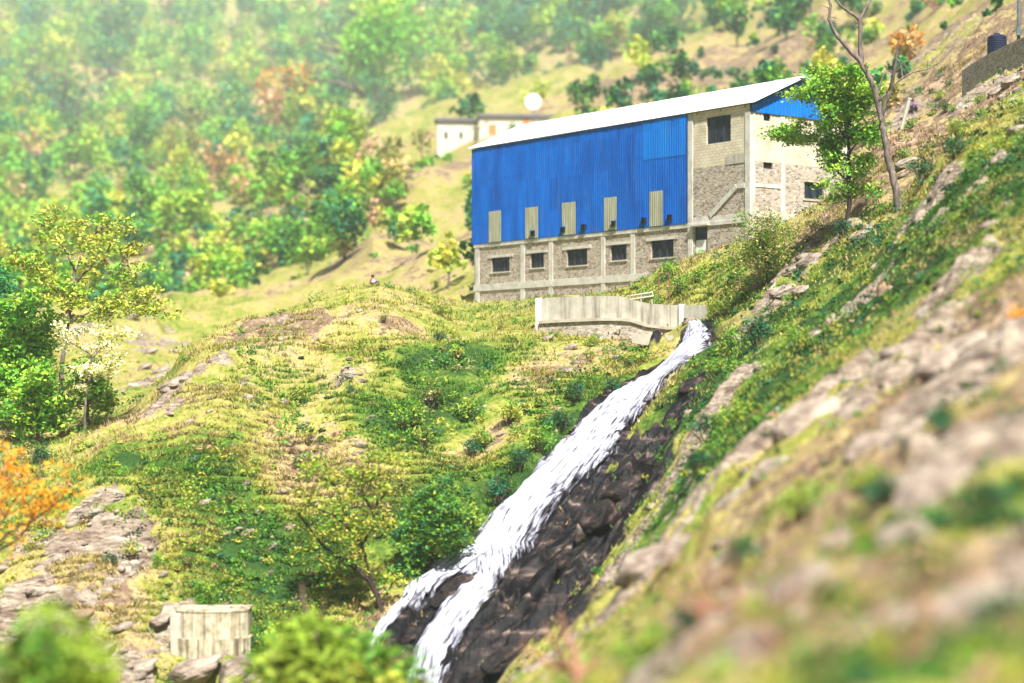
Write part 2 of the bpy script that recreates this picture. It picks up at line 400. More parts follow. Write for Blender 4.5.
M['blue_new'] = blue_sheet('newer_blue_sheet', (.0, .10, .44), (.0, .14, .53), (.003, .18, .60))
M['roof'] = rough_mat('white_roof_sheet', [(.3, (.60, .61, .63)), (.6, (.80, .80, .80))], .8, .5, None, (1.5, .3, 1))
M['clear_sheet'] = rough_mat('dirty_translucent_sheet', [(.25, (.14, .15, .095)), (.5, (.25, .255, .17)), (.75, (.36, .355, .26))], 1.5, .5, None, (1, 3, .3))
M['void_shade'] = rough_mat('painted_opening_shade', [(.3, (.006, .006, .008)), (.7, (.012, .012, .016))], 1, .9, None)  # near-black colour on solid boxes paints the unlit inside of the vents
M['timber'] = rough_mat('window_timber', [(.3, (.03, .025, .02)), (.7, (.07, .055, .04))], 3, .7, None)
M['white_paint'] = rough_mat('white_paint', [(.3, (.62, .62, .60)), (.7, (.80, .80, .78))], 2, .5, None)
M['rust_pipe'] = rough_mat('rusty_pipe', [(.3, (.13, .05, .035)), (.7, (.25, .12, .08))], 5, .7, None)
M['whitewash'] = rough_mat('whitewash', [(.3, (.50, .45, .34)), (.55, (.56, .53, .44)), (.8, (.62, .59, .50))], .8, .9, None)
M['slate'] = rough_mat('slate_roof', [(.3, (.05, .05, .07)), (.7, (.14, .12, .13))], 2, .8, None)
M['orange_cloth'] = rough_mat('orange_paint', [(.3, (.50, .15, .05)), (.7, (.62, .24, .09))], 2, .8, None)
M['tank'] = rough_mat('dark_blue_plastic', [(.3, (.008, .012, .04)), (.7, (.02, .03, .085))], 2, .5, None)
M['pole'] = rough_mat('grey_green_pole', [(.3, (.05, .08, .09)), (.7, (.13, .17, .18))], 4, .6, None)
def glass():
    m, nt, b = new_mat('dark_window_glass')
    f = noise(nt, coords(nt, 'Object', scale=(1, 1, .2)), 3.5, 3)
    L(nt, ramp(nt, f, [(.35, (.003, .006, .012)), (.65, (.02, .035, .055))]), b.inputs['Base Color'])
    b.inputs['Roughness'].default_value = .22; b.inputs['Specular IOR Level'].default_value = .3; return m
M['glass'] = glass()
def flat(name, c, r=.8):
    m, nt, b = new_mat(name)
    L(nt, ramp(nt, noise(nt, coords(nt), 7, 3), [(.3, tuple(x * .75 for x in c)), (.7, c)]), b.inputs['Base Color']); b.inputs['Roughness'].default_value = r; return m
M['skin'] = flat('skin', (.22, .11, .07)); M['hair'] = flat('black_hair', (.012, .01, .01)); M['purple'] = flat('purple_cloth', (.12, .05, .16))
M['pink'] = flat('pink_cloth', (.5, .12, .2)); M['navy'] = flat('navy_cloth', (.015, .02, .06)); M['lilac'] = flat('lilac_cloth', (.42, .36, .48)); M['red'] = flat('red_cloth', (.5, .05, .06))

def stained_concrete():
    m, nt, b = new_mat('stained_concrete')
    f = noise(nt, coords(nt, 'Object', scale=(1, 1, .08)), 2.6, 4, .6)
    g = noise(nt, coords(nt, 'Object'), 1.5, 5, .65)
    c = ramp(nt, f, [(.30, (.20, .175, .135)), (.45, (.38, .35, .28)), (.66, (.49, .465, .39))])
    c = mix(nt, .5, c, ramp(nt, g, [(.3, (.5, .45, .36)), (.6, (1, 1, 1))]), 'MULTIPLY')
    L(nt, c, b.inputs['Base Color']); b.inputs['Roughness'].default_value = .9; bump(nt, b, g, .3, .05); return m
M['stained'] = stained_concrete()
def board_marked():
    m, nt, b = new_mat('board_marked_concrete')
    f = noise(nt, coords(nt, 'Object', scale=(1, 1, .05)), 3.4, 3, .55); g = noise(nt, coords(nt, 'Object'), 2.2, 5, .65)
    c = ramp(nt, f, [(.36, (.10, .075, .045)), (.46, (.36, .31, .20)), (.56, (.52, .47, .35)), (.66, (.33, .28, .19))])
    c = mix(nt, .75, c, ramp(nt, g, [(.32, (.30, .26, .18)), (.55, (1, 1, 1))]), 'MULTIPLY')
    L(nt, c, b.inputs['Base Color']); b.inputs['Roughness'].default_value = .9; bump(nt, b, f, .5, .05); return m
M['board'] = board_marked()

def ground_mat():
    m, nt, b = new_mat('hillside_ground')
    a = N(nt, 'ShaderNodeVertexColor'); a.layer_name = 'zone'
    sp = nt.nodes.new('ShaderNodeSeparateColor'); L(nt, a.outputs['Color'], sp.inputs[0])
    rock, wet, lush, dry = sp.outputs[0], sp.outputs[1], sp.outputs[2], a.outputs['Alpha']
    v = coords(nt, 'Object')
    n1 = noise(nt, v, .22, 6, .62); n2 = noise(nt, v, 1.1, 6, .65); n3 = noise(nt, v, 4.5, 4, .6)
    t = math_(nt, 'ADD', math_(nt, 'MULTIPLY', n1, .55), math_(nt, 'MULTIPLY', n2, .45))
    t = math_(nt, 'ADD', t, math_(nt, 'MULTIPLY', math_(nt, 'SUBTRACT', dry, math_(nt, 'MULTIPLY', lush, 1.5)), .16))  # lush ground is also darkened, painting shade under the plants
    t = math_(nt, 'ADD', t, .012)
    gc = ramp(nt, t, [(.30, (.02, .055, .008)), (.40, (.085, .145, .016)), (.47, (.19, .205, .034)), (.54, (.26, .235, .062)), (.61, (.33, .25, .12)), (.67, (.13, .085, .055)), (.77, (.31, .22, .14))])
    gc = mix(nt, .45, gc, ramp(nt, n3, [(.35, (.12, .12, .12)), (.52, (1, 1, 1)), (.72, (1.6, 1.5, 1.25))]), 'MULTIPLY')
    vs = coords(nt, 'Object', scale=(.35, 1.5, 1.9), rot=(0, 0, math.radians(-30)))
    r1 = noise(nt, vs, 1.5, 8, .68); r2 = noise(nt, vs, 5.5, 5, .6)
    rc = ramp(nt, r1, [(.32, (.035, .024, .02)), (.42, (.16, .115, .085)), (.52, (.25, .20, .15)), (.66, (.39, .33, .255)), (.8, (.22, .16, .125))])
    rc = mix(nt, .6, rc, ramp(nt, r2, [(.36, (.10, .08, .07)), (.5, (.85, .85, .85)), (.7, (1.3, 1.3, 1.25))]), 'MULTIPLY')
    vw = coords(nt, 'Object', scale=(.16, 1.3, 1.3), rot=(0, 0, math.radians(-57)))
    r1w = noise(nt, vw, 1.3, 7, .62)
    wc = ramp(nt, r1w, [(.42, (.002, .0018, .003)), (.52, (.007, .005, .006)), (.59, (.04, .027, .023)), (.67, (.17, .125, .10)), (.77, (.30, .24, .19))])  # blackest stops: wet rock and painted shade below the ledges
    rm = math_(nt, 'ADD', rock, math_(nt, 'MULTIPLY', math_(nt, 'SUBTRACT', n2, .5), 1.8))
    rm = math_(nt, 'MULTIPLY', math_(nt, 'SUBTRACT', rm, .48), 6, True)
    wm = math_(nt, 'ADD', wet, math_(nt, 'MULTIPLY', math_(nt, 'SUBTRACT', n2, .5), .7))
    wm = math_(nt, 'MULTIPLY', math_(nt, 'SUBTRACT', wm, .4), 5, True)
    c = mix(nt, rm, gc, rc); c = mix(nt, wm, c, wc)
    L(nt, c, b.inputs['Base Color'])
    L(nt, math_(nt, 'SUBTRACT', .92, math_(nt, 'MULTIPLY', wm, .42)), b.inputs['Roughness']); b.inputs['Specular IOR Level'].default_value = .18
    h = math_(nt, 'ADD', math_(nt, 'MULTIPLY', r1, 1.0), math_(nt, 'MULTIPLY', n3, .5))
    bump(nt, b, h, .6, .18); return m
M['ground'] = ground_mat()

def water_mat():
    m, nt, b = new_mat('white_water')
    tc = nt.nodes.new('ShaderNodeAttribute'); tc.attribute_name = 'flow'
    mp = nt.nodes.new('ShaderNodeMapping'); mp.inputs['Scale'].default_value = (4.2, .42, 1); L(nt, tc.outputs['Vector'], mp.inputs['Vector'])
    f = noise(nt, mp.outputs[0], 1.6, 7, .66)
    e = nt.nodes.new('ShaderNodeSeparateXYZ'); L(nt, tc.outputs['Vector'], e.inputs[0])
    t = math_(nt, 'SUBTRACT', f, math_(nt, 'MULTIPLY', e.outputs[2], .24))
    c = ramp(nt, t, [(.30, (.015, .012, .016)), (.37, (.14, .135, .175)), (.45, (.34, .345, .41)), (.59, (.62, .63, .67))])
    L(nt, c, b.inputs['Base Color']); b.inputs['Roughness'].default_value = .35
    L(nt, math_(nt, 'MULTIPLY', math_(nt, 'SUBTRACT', t, .265), 5.5, True), b.inputs['Alpha'])
    bump(nt, b, f, .7, .25); return m
M['water'] = water_mat()

# ------------------------------------------------------------------ ground sheet
us = np.concatenate([np.linspace(-.47, -.30, 40, endpoint=False), np.linspace(-.30, .30, 520, endpoint=False), np.linspace(.30, .47, 41)])
ls = np.concatenate([np.linspace(math.log(3.2), math.log(17), 60, endpoint=False), np.linspace(math.log(17), math.log(60), 260, endpoint=False),
                     np.linspace(math.log(60), math.log(150), 520, endpoint=False), np.linspace(math.log(150), math.log(320), 170, endpoint=False), np.linspace(math.log(320), math.log(2500), 270)])
ys = np.concatenate([[-40., -15., -5., 0., 2.], np.exp(ls)]); ex = np.array([60., 35., 20., 12., 7., 3.])
core = us[None, :] * np.maximum(ys, 3.2)[:, None]                  # a fan of columns, widened beyond both sides
gx2 = np.concatenate([core[:, :1] - ex[None, :], core, core[:, -1:] + ex[None, ::-1]], 1).T; gy2 = np.broadcast_to(ys[None, :], gx2.shape)
gx = gx2.ravel(); gy = gy2.ravel()
zR, zW, zL, zD = (zone(k, gx, gy) for k in ('rock', 'wet', 'lush', 'dry')); ch_ = chan(gx, gy)
zD = np.maximum(zD, sstep(165, 260, gy) * .45 * sstep(.38, .62, fbm(gx / 30, gy / 40, 4, 161)))
zW = np.maximum(zW, 1 - sstep(.92, 1.09, ch_))
gz_ = base(gx, gy) + disp(gx, gy, zR, zW, ch_)
nu, nl = gx2.shape
idx = np.arange(nu * nl).reshape(nu, nl)
quads = np.stack([idx[:-1, :-1], idx[1:, :-1], idx[1:, 1:], idx[:-1, 1:]], -1).reshape(-1, 4)
me = np_mesh('ground', np.stack([gx, gy, gz_], -1), quads, 4, smooth=True)
at = me.color_attributes.new('zone', 'FLOAT_COLOR', 'POINT'); at.data.foreach_set('color', np.stack([zR, zW, zL, zD], -1).astype(np.float32).ravel())
tag(link('ground', me, M['ground']), kind='structure')

# ------------------------------------------------------------------ water
def water_sheet(Lp, Rp, nc=46, seed=0):
    seg = np.concatenate([[0], np.cumsum(np.linalg.norm(np.diff((Lp + Rp) / 2, axis=0), axis=1))])
    q = np.linspace(0, seg[-1], int(seg[-1] / .11))
    Li = np.stack([np.interp(q, seg, Lp[:, k]) for k in range(3)], -1); Ri = np.stack([np.interp(q, seg, Rp[:, k]) for k in range(3)], -1)
    jag = (fbm(q / 1.1, q * 0 + seed, 3, 5) - .5) * .22; jag2 = (fbm(q / 1.1, q * 0 + seed + 9, 3, 6) - .5) * .30
    s = np.linspace(0, 1, nc)[None, :]
    a = .0 + jag[:, None]; bb = 1.0 + jag2[:, None]
    w = a + (bb - a) * s
    X = Li[:, None, 0] * (1 - w) + Ri[:, None, 0] * w; Yv = Li[:, None, 1] * (1 - w) + Ri[:, None, 1] * w
    e = np.abs(s * 2 - 1); width = np.linalg.norm(Ri - Li, axis=1)[:, None]
    Z = base(X, Yv) + .06 + .12 * (1 - e ** 2) - .5 * e ** 8
    Z = Z + (fbm(w * width / .22, q[:, None] / 1.6 + 0 * w, 3, 81 + seed) - .5) * .30 + (fbm(w * width / 1.0, q[:, None] / 2.4 + 0 * w, 2, 91 + seed) - .5) * .40
    return np.stack([X, Yv, Z], -1), np.stack([w * width, q[:, None] + 0 * w, e ** 5 * .6 + 1.3 * np.clip(s - .58, 0, 1) + .3 * (fbm(w * width / .9, q[:, None] / 5 + 0 * w, 3, 61 + seed) - .6)], -1)
VV, FF, FL, off = [], [], [], 0
for k, (a, b) in enumerate(((CL, CR), (DL, DR))):
    P3, fl = water_sheet(a, b, seed=k)
    r, c = P3.shape[:2]; ii = np.arange(r * c).reshape(r, c) + off
    FF.append(np.stack([ii[:-1, :-1], ii[1:, :-1], ii[1:, 1:], ii[:-1, 1:]], -1).reshape(-1, 4)); VV.append(P3.reshape(-1, 3)); FL.append(fl.reshape(-1, 3)); off += r * c
me = np_mesh('water', np.concatenate(VV), np.concatenate(FF), 4, smooth=True)
at = me.attributes.new('flow', 'FLOAT_VECTOR', 'POINT'); at.data.foreach_set('vector', np.concatenate(FL).astype(np.float32).ravel())
tag(link('water', me, M['water']), kind='structure')
# ------------------------------------------------------------------ the building
# local axes: x runs along the gable wall, y along the long wall, z above the camera's height (the root sits at z = 0 level of the survey minus nothing)
BZ = 6.0
B = empty('factory_building', (BA[0], BA[1], BZ), math.atan2(E2[1], E2[0]), 'large stone and concrete works building with bright blue sheet wall and white roof', 'building')
def ft(px, py):
    u = (px - CX) / F; t = (0.12293 - u) * BD / (.613 + .79 * u); return t, (HY - py) / F * (BD + .79 * t) - BZ
def gs(px, py):
    u = (px - CX) / F; s = (u - .12293) * BD / (.79 - .613 * u); return s, (HY - py) / F * (BD + .613 * s) - BZ
TL, SW = 30.5, 9.5
Z_FLOOR = 8.05 - BZ; Z_BLUE = 11.27 - BZ; Z_EAVE = 18.78 - BZ; Z_RIDGE = 20.85 - BZ; SR = SW / 2
def rect_f(x0, y0, x1, y1):
    (ta, za), (tb, zb) = ft(x0, (y0 + y1) / 2), ft(x1, (y0 + y1) / 2); tm = (x0 + x1) / 2
    return min(ta, tb), max(ta, tb), ft(tm, y1)[1], ft(tm, y0)[1]
def rect_g(x0, y0, x1, y1):
    tm = (x0 + x1) / 2
    return gs(x0, y0)[0], gs(x1, y0)[0], gs(tm, y1)[1], gs(tm, y0)[1]
WIN_F = [rect_f(*r) for r in ((491.5,257.3,509.5,271.8),(530.3,252.9,543.8,267.8),(566.8,249,587.2,265.5),(610.4,244.6,626.5,260.3),(651,240,673.5,257.6))]
WIN_UP = rect_f(706.5,115.8,730.7,142.8)
DOOR = rect_f(694.5,226,707.4,267)
def wall_f(mb, t0, t1, z0, z1, holes, x=0., depth=.28):
    hs = [h for h in holes if h[0] >= t0 - 1e-6 and h[1] <= t1 + 1e-6 and h[2] < z1 and h[3] > z0]
    ts = sorted({t0, t1, *[h[0] for h in hs], *[h[1] for h in hs]}); zs = sorted({z0, z1, *[max(h[2], z0) for h in hs], *[min(h[3], z1) for h in hs]})
    for a, b in zip(ts, ts[1:]):
        for c, d in zip(zs, zs[1:]):
            if any(h[0] <= (a + b) / 2 <= h[1] and h[2] <= (c + d) / 2 <= h[3] for h in hs): continue
            mb.poly([(x, b, c), (x, a, c), (x, a, d), (x, b, d)])
    for a, b, c, d in hs:
        mb.poly([(x, a, c), (x + depth, a, c), (x + depth, a, d), (x, a, d)]); mb.poly([(x, b, d), (x + depth, b, d), (x + depth, b, c), (x, b, c)])
        mb.poly([(x, a, d), (x + depth, a, d), (x + depth, b, d), (x, b, d)]); mb.poly([(x, b, c), (x + depth, b, c), (x + depth, a, c), (x, a, c)])
def wall_g(mb, s0, s1, z0, z1, holes, y=0., depth=.28):
    hs = [h for h in holes if h[2] < z1 and h[3] > z0]
    ss = sorted({s0, s1, *[h[0] for h in hs], *[h[1] for h in hs]}); zs = sorted({z0, z1, *[max(h[2], z0) for h in hs], *[min(h[3], z1) for h in hs]})
    for a, b in zip(ss, ss[1:]):
        for c, d in zip(zs, zs[1:]):
            if any(h[0] <= (a + b) / 2 <= h[1] and h[2] <= (c + d) / 2 <= h[3] for h in hs): continue
            mb.poly([(a, y, c), (b, y, c), (b, y, d), (a, y, d)])
    for a, b, c, d in hs:
        mb.poly([(a, y, c), (a, y + depth, c), (a, y + depth, d), (a, y, d)]); mb.poly([(b, y, d), (b, y + depth, d), (b, y + depth, c), (b, y, c)])
        mb.poly([(a, y, d), (a, y + depth, d), (b, y + depth, d), (b, y, d)]); mb.poly([(b, y, c), (b, y + depth, c), (a, y + depth, c), (a, y, c)])
tB = ft(688.3, 200)[0]
Z_BLK = ft(720, 165.5)[1]
GW = [rect_g(763.4,162.5,772.8,168.8), rect_g(763.6,112.8,770.5,121), rect_g(797.5,134.5,808.5,141.5), rect_g(804.5,182.5,823.8,199.2)]
Z_BLKG = gs(770, 162)[1]
mb = MB(); wall_f(mb, 0, TL, 0, Z_BLUE, WIN_F + [DOOR]); wall_f(mb, 0, tB, Z_BLUE, Z_BLK, [])
wall_g(mb, 0, SW, 0, Z_BLKG, GW)
mb.build('stone_wall', M['stone'], B)
mb = MB(); wall_f(mb, 0, tB, Z_BLK, Z_EAVE, [WIN_UP]); wall_g(mb, 0, SW, Z_BLKG, 18.27 - BZ, GW); mb.build('block_wall', M['block'], B)
# plain far and back walls
mb = MB(); mb.poly([(SW, 0, 0), (SW, TL, 0), (SW, TL, Z_EAVE), (SW, 0, Z_EAVE)])
mb.poly([(SW, TL, 0), (0, TL, 0), (0, TL, Z_EAVE), (SR, TL, Z_RIDGE - .1), (SW, TL, Z_EAVE)])
mb.poly([(.02, tB, Z_BLUE), (.02, TL, Z_BLUE), (.02, TL, Z_EAVE), (.02, tB, Z_EAVE)])
mb.build('rear_wall', M['stone'], B)
# concrete frame
def col_f(px, w, z0, z1, x=-.05): t = ft(px, 250)[0]; MB().box(x, .1, t - w / 2, t + w / 2, z0, z1).build('column', M['concrete'], B, bevel=.015)
for p in (477.6, 522.8, 551, 603.2, 633): col_f(p, .50 if p < 600 else .46, 0.0 if p in (603.2,) else .55, Z_BLUE - .3)
t691 = ft(690.6, 200)[0]
MB().box(-.06, .1, t691 - .24, t691 + .24, .3, Z_EAVE - .02).build('column', M['concrete'], B, bevel=.015)
MB().box(-.055, .43, -.055, .43, 0, Z_EAVE - .45).build('column', M['concrete'], B, bevel=.015)
s_ = gs(782.6, 180)[0]; MB().box(s_ - .2, s_ + .2, -.05, .1, 0, 18.2 - BZ).build('column', M['concrete'], B, bevel=.015)
MB().box(SW - .4, SW + .05, -.05, .4, 0, Z_EAVE - .45).build('column', M['concrete'], B, bevel=.015)
MB().box(-.075, .12, .44, TL + .02, Z_BLUE - .3, Z_BLUE - .02).build('beam', M['concrete'], B, bevel=.012)
MB().box(-.07, .12, t691 + .245, TL + .03, Z_FLOOR - .48, Z_FLOOR + .02).build('beam', M['concrete'], B, bevel=.012)
zb = ft(720, 219)[1]; MB().box(-.045, .12, .44, t691 - .245, zb - .2, zb + .22).build('beam', M['concrete'], B, bevel=.012)
zb2 = gs(768, 186)[1]; MB().box(.435, s_ - .205, -.04, .12, zb2 - .12, zb2 + .12).build('beam', M['concrete'], B)
zb3 = gs(800, 218)[1]; MB().box(.435, SW - .45, -.04, .12, zb3 - .2, zb3 + .2).build('beam', M['concrete'], B)
# rough concrete patch and slanting strut on the end bay
r = rect_f(725.5,154.5,748,163.5); MB().box(-.03, .05, max(r[0], .44), r[1], r[2], r[3]).build('render_patch', M['stained'], B)
(t0, z0), (t1, z1) = ft(710.5, 216), ft(737, 186.5); d = Vector((0, t1 - t0, z1 - z0)).normalized(); nrm = Vector((0, -d.z, d.y)) * .17
m_ = MB(); a, b = Vector((0, t0, z0)), Vector((0, t1, z1))
pr = [a - nrm, b - nrm, b + nrm, a + nrm]
m_.poly([(-.1, p.y, p.z) for p in pr]); 
for i in range(4):
    p, q = pr[i], pr[(i + 1) % 4]; m_.poly([(-.1, p.y, p.z), (.05, p.y, p.z), (.05, q.y, q.z), (-.1, q.y, q.z)])
m_.build('slanting_strut', M['concrete'], B)
MB().box(-.09, .05, .44, t1 - .03, z1 - .14, z1 + .16).build('beam', M['concrete'], B)
# windows
def window_f(r, nm=2, lint=True):
    t0, t1, z0, z1 = r; x = .14
    f = MB(); w = .07
    f.box(x - .03, x + .04, t0, t1, z0, z0 + w); f.box(x - .03, x + .04, t0, t1, z1 - w, z1); f.box(x - .03, x + .04, t0, t0 + w, z0 + w, z1 - w); f.box(x - .03, x + .04, t1 - w, t1, z0 + w, z1 - w)
    for k in range(1, nm + 1):
        t = t0 + (t1 - t0) * k / (nm + 1); f.box(x - .02, x + .03, t - .03, t + .03, z0 + w, z1 - w)
    wo = MB().poly([(x + .02, t0, z0), (x + .02, t1, z0), (x + .02, t1, z1), (x + .02, t0, z1)]).build('window', M['glass'], B)
    f.build('frame', M['timber'], wo)
    if lint: MB().box(-.055, .1, t0 - .45, t1 + .45, z1, z1 + .2).build('lintel', M['concrete'], B); MB().box(-.07, .12, t0 - .1, t1 + .1, z0 - .09, z0 - .002).build('sill', M['concrete'], B)
for r in WIN_F: window_f(r)
window_f(WIN_UP, 2, False)
for r, n in zip(GW, (0, 0, 1, 1)):
    s0, s1, z0, z1 = r; y = .16
    wo = MB().poly([(s0, y, z0), (s1, y, z0), (s1, y, z1), (s0, y, z1)]).build('window', M['glass'], B)
    f = MB(); f.box(s0, s1, y - .05, y - .01, z0, z0 + .06); f.box(s0, s1, y - .05, y - .01, z1 - .06, z1); f.box(s0, s0 + .06, y - .05, y - .01, z0 + .06, z1 - .06); f.box(s1 - .06, s1, y - .05, y - .01, z0 + .06, z1 - .06)
    if n: f.box((s0 + s1) / 2 - .03, (s0 + s1) / 2 + .03, y - .05, y - .01, z0 + .06, z1 - .06)
    f.build('frame', M['timber'], wo)
    if n: MB().box(s0 - .2, s1 + .2, -.06, .1, z0 - .14, z0 - .002).build('sill', M['pale_concrete'], B)
# door: dark transom above a white leaf
t0, t1, z0, z1 = DOOR; zt = z0 + (z1 - z0) * .66
dr = MB().box(.1, .16, t0 + .22, t1 - .05, z0, zt).build('door', M['white_paint'], B)
MB().box(.085, .098, t0 + .3, t0 + .36, z0 + .9, z0 + 1.1).build('handle', M['timber'], dr)
MB().box(.12, .14, t0 + .1, t1, zt + .08, z1).build('transom', M['glass'], B)
MB().box(.1, .18, t0, t1, zt, zt + .08).box(.1, .18, t0, t0 + .21, z0, zt).box(.1, .18, t1 - .045, t1, z0, zt).build('door_frame', M['timber'], B)
MB().box(-.3, .02, t0 - .3, t1 + .25, z1 + .01, z1 + .12).build('door_canopy', M['concrete'], B)
# corrugated sheets
def corr_f(name, mat, t0, t1, z0, z1, x, amp=.015, per=.24, par=B):
    n = max(6, int((t1 - t0) / per * 6)); ts = np.linspace(t0, t1, n); m = MB()
    xs = x - amp * np.clip(np.cos(2 * np.pi * ts / per) * 1.6, -1, 1)
    for i in range(n): m.v += [(float(xs[i]), float(ts[i]), z0), (float(xs[i]), float(ts[i]), z1)]
    for i in range(n - 1): m.f.append((2 * i + 2, 2 * i, 2 * i + 1, 2 * i + 3))
    return m.build(name, mat, par)
cl = corr_f('blue_cladding', M['blue'], tB, TL + .12, Z_BLUE + .0, Z_BLUE + 2.5, -.104)
cu = corr_f('upper', M['blue'], tB, TL + .12, Z_BLUE + 2.42, Z_BLUE + 5.0, -.112); ct = corr_f('upper', M['blue'], tB, TL + .12, Z_BLUE + 4.92, Z_EAVE - .02, -.120)
for o_ in (cu, ct):
    me_ = cl.data; n0 = len(me_.vertices); bm_ = bmesh.new(); bm_.from_mesh(me_); bm_.from_mesh(o_.data); bm_.to_mesh(me_); bm_.free(); bpy.data.objects.remove(o_)
MB().box(-.13, .02, TL + .125, TL + .16, Z_BLUE, Z_EAVE - .05).build('edge_flashing', M['blue'], B)
r = rect_f(644,121.3,687.2,157.6); tt = max(tB + .05, r[0]); corr_f('newer_cladding_patch', M['blue_new'], tt, r[1], ft(665, 157.6)[1], Z_EAVE - .06, -.135)
for x0, y0, x1, y1 in ((490.6,211,502.8,246),(526.7,207.3,539.2,242),(563.3,202.4,577,238),(605,197.4,618,233),(651.2,191.2,664.6,228)):
    r = rect_f(x0, y0, x1, y1); corr_f('skylight_panel', M['clear_sheet'], r[0], r[1], max(r[2], Z_BLUE + .03), r[3], -.145, .022, .2)
for cx, cy in ((534.7,233.3),(564.8,229.7),(585.5,227),(615.6,223.8),(645.7,220.3),(671.6,217.3)):
    t, z = ft(cx, cy); v = MB().box(-.26, -.1, t - .20, t + .20, z - .2, z + .17).build('vent_opening', M['void_shade'], B)
    MB().box(-.36, -.10, t - .24, t + .24, z + .171, z + .21).build('hood', M['blue'], v)
# gable sheet
mg = MB(); n = 120; ss = np.linspace(-.02, SW + .02, n); y0 = -.10
zt_ = lambda s: Z_EAVE - .1 + (Z_RIDGE - Z_EAVE) * (1 - abs(s - SR) / SR)
for s in ss:
    yy = y0 - .028 * max(-1, min(1, 1.6 * math.cos(2 * math.pi * s / .3))); mg.v += [(float(s), yy, 18.27 - BZ), (float(s), yy, float(zt_(s)))]
for i in range(n - 1): mg.f.append((2 * i, 2 * i + 2, 2 * i + 3, 2 * i + 1))
mg.build('gable_cladding', M['blue_new'], B)
# roof: two thin corrugated slopes with overhang, ridge cap
pitch = (Z_RIDGE - Z_EAVE) / SR
mr = MB(); n = 340; ts = np.linspace(-.55, TL + .6, n)
def rp(s): return Z_RIDGE + .1 - abs(s - SR) * pitch
for t in ts:
    dz = .02 * math.cos(2 * math.pi * t / .28)
    for s, k in ((-.2, 0), (SR, 0), (SW + .2, 0)): mr.v.append((s, float(t), rp(s) + dz))
for i in range(n - 1):
    for k in range(2): mr.f.append((3 * i + k, 3 * i + k + 1, 3 * i + k + 4, 3 * i + k + 3))
ro = mr.build('roof', M['roof'], B)
md = ro.modifiers.new('thick', 'SOLIDIFY'); md.thickness = .05; md.offset = 1
MB().poly([(SR - .3, -.56, rp(SR - .3) + .1), (SR, -.56, rp(SR) + .12), (SR, TL + .61, rp(SR) + .12), (SR - .3, TL + .61, rp(SR - .3) + .1)]).poly([(SR, -.56, rp(SR) + .12), (SR + .3, -.56, rp(SR + .3) + .1), (SR + .3, TL + .61, rp(SR + .3) + .1), (SR, TL + .61, rp(SR) + .12)]).build('ridge_cap', M['roof'], ro)
f = MB(); 
for t in np.linspace(.3, TL - .1, 14): MB().box(-.19, -.15, t - .05, t + .05, rp(-.19) - .2, rp(-.19) - .08).build('rafter_end', M['timber'], B)

# pale footing ledge along the foot of the long wall
MB().box(-.9, .0, 5.5, TL + .6, -.8, .42).build('footing', M['pale_concrete'], B, bevel=.05)

# pipe frame by the hill in front of the stone wall
p = w3(664, 290, 119.5); R0 = empty('pipe_frame', p, .5, 'thin rusty pipe frame standing behind the retaining wall', 'railing')
wd, hg = .78, 1.05
MB().tube([(-wd/2, 0, -.6), (-wd/2, 0, hg)], .035).build('post', M['rust_pipe'], R0); MB().tube([(wd/2, 0, -.6), (wd/2, 0, hg)], .035).build('post', M['rust_pipe'], R0)
MB().tube([(-wd/2 - .05, 0, hg - .02), (wd/2 + .05, 0, hg - .02)], .03).build('rail', M['rust_pipe'], R0)

# ------------------------------------------------------------------ retaining wall and weir beside the stream
WT = [(538.5,299.2,120.8),(552,297.5,120.3),(575,296.5,119.4),(600,295.8,118.6),(620,296.2,118.2),(630,299.5,117.9),(645,303,117.6),(665,304.6,117.2),(681.8,305.4,116.9)]
top = [w3(*q) for q in WT]
RW = empty('retaining_wall', (top[0][0], top[0][1], top[0][2] - 2.5), 0, 'long pale stained concrete retaining wall below the blue building', 'wall')
def ribbon(name, tops, bots, th, mat, par):
    o = np.array(par.location); m = MB(); n = len(tops)
    for a, b in zip(tops, bots):
        for q in (a, b): m.v.append(tuple(q - o))
        for q in (a, b): m.v.append(tuple(q - o + np.array([.1, th, 0])))
    for i in range(n - 1):
        j = 4 * i; k = j + 4
        m.f += [(j + 1, k + 1, k, j), (j + 2, k + 2, k + 3, j + 3), (j, k, k + 2, j + 2), (j + 3, k + 3, k + 1, j + 1)]
    m.f += [(0, 2, 3, 1), (4 * n - 4, 4 * n - 3, 4 * n - 1, 4 * n - 2)]
    return m.build(name, mat, par)
WB = [(538.5,323,120.8),(552,322,120.3),(575,321,119.4),(600,320,118.6),(620,320,118.2),(630,321,117.9),(645,326,117.6),(665,328.5,117.2),(681.8,329,116.9)]
bot = [w3(*q) for q in WB]
tf = []; bf = []
for a, b in zip(top, bot):
    tf.append(a); bf.append(b)
ribbon('wall_panel', tf, bf, .3, M['stained'], RW)
o = np.array(RW.location)
def slab_between(name, pa, pb, dz0, dz1, out, th, mat):
    pts_t = []; pts_b = []
    for q in (pa, pb): pts_t.append(q + np.array([-.05, -out, dz1])); pts_b.append(q + np.array([-.05, -out, dz0]))
    return ribbon(name, pts_t, pts_b, th, mat, RW)
for i in (0, 8):
    q = top[i] - o; MB().box(q[0] - .2, q[0] + .2, q[1] - .12, q[1] + .38, q[2] - 2.6, q[2] + .07).build('post', M['concrete'], RW, bevel=.02)
lt = [p_ + np.array([0, -.35, .12]) for p_ in bot]; lb = [p_ + np.array([0, -.35, -.06]) for p_ in bot]
ribbon('ledge', lt, lb, .34, M['pale_concrete'], RW)
ft_ = [p_ + np.array([0, -.2, -.065]) for p_ in bot]; fb_ = [p_ + np.array([0, -.25, -2.2]) for p_ in bot]
ribbon('stone_footing', ft_, fb_, .45, M['stone'], RW)
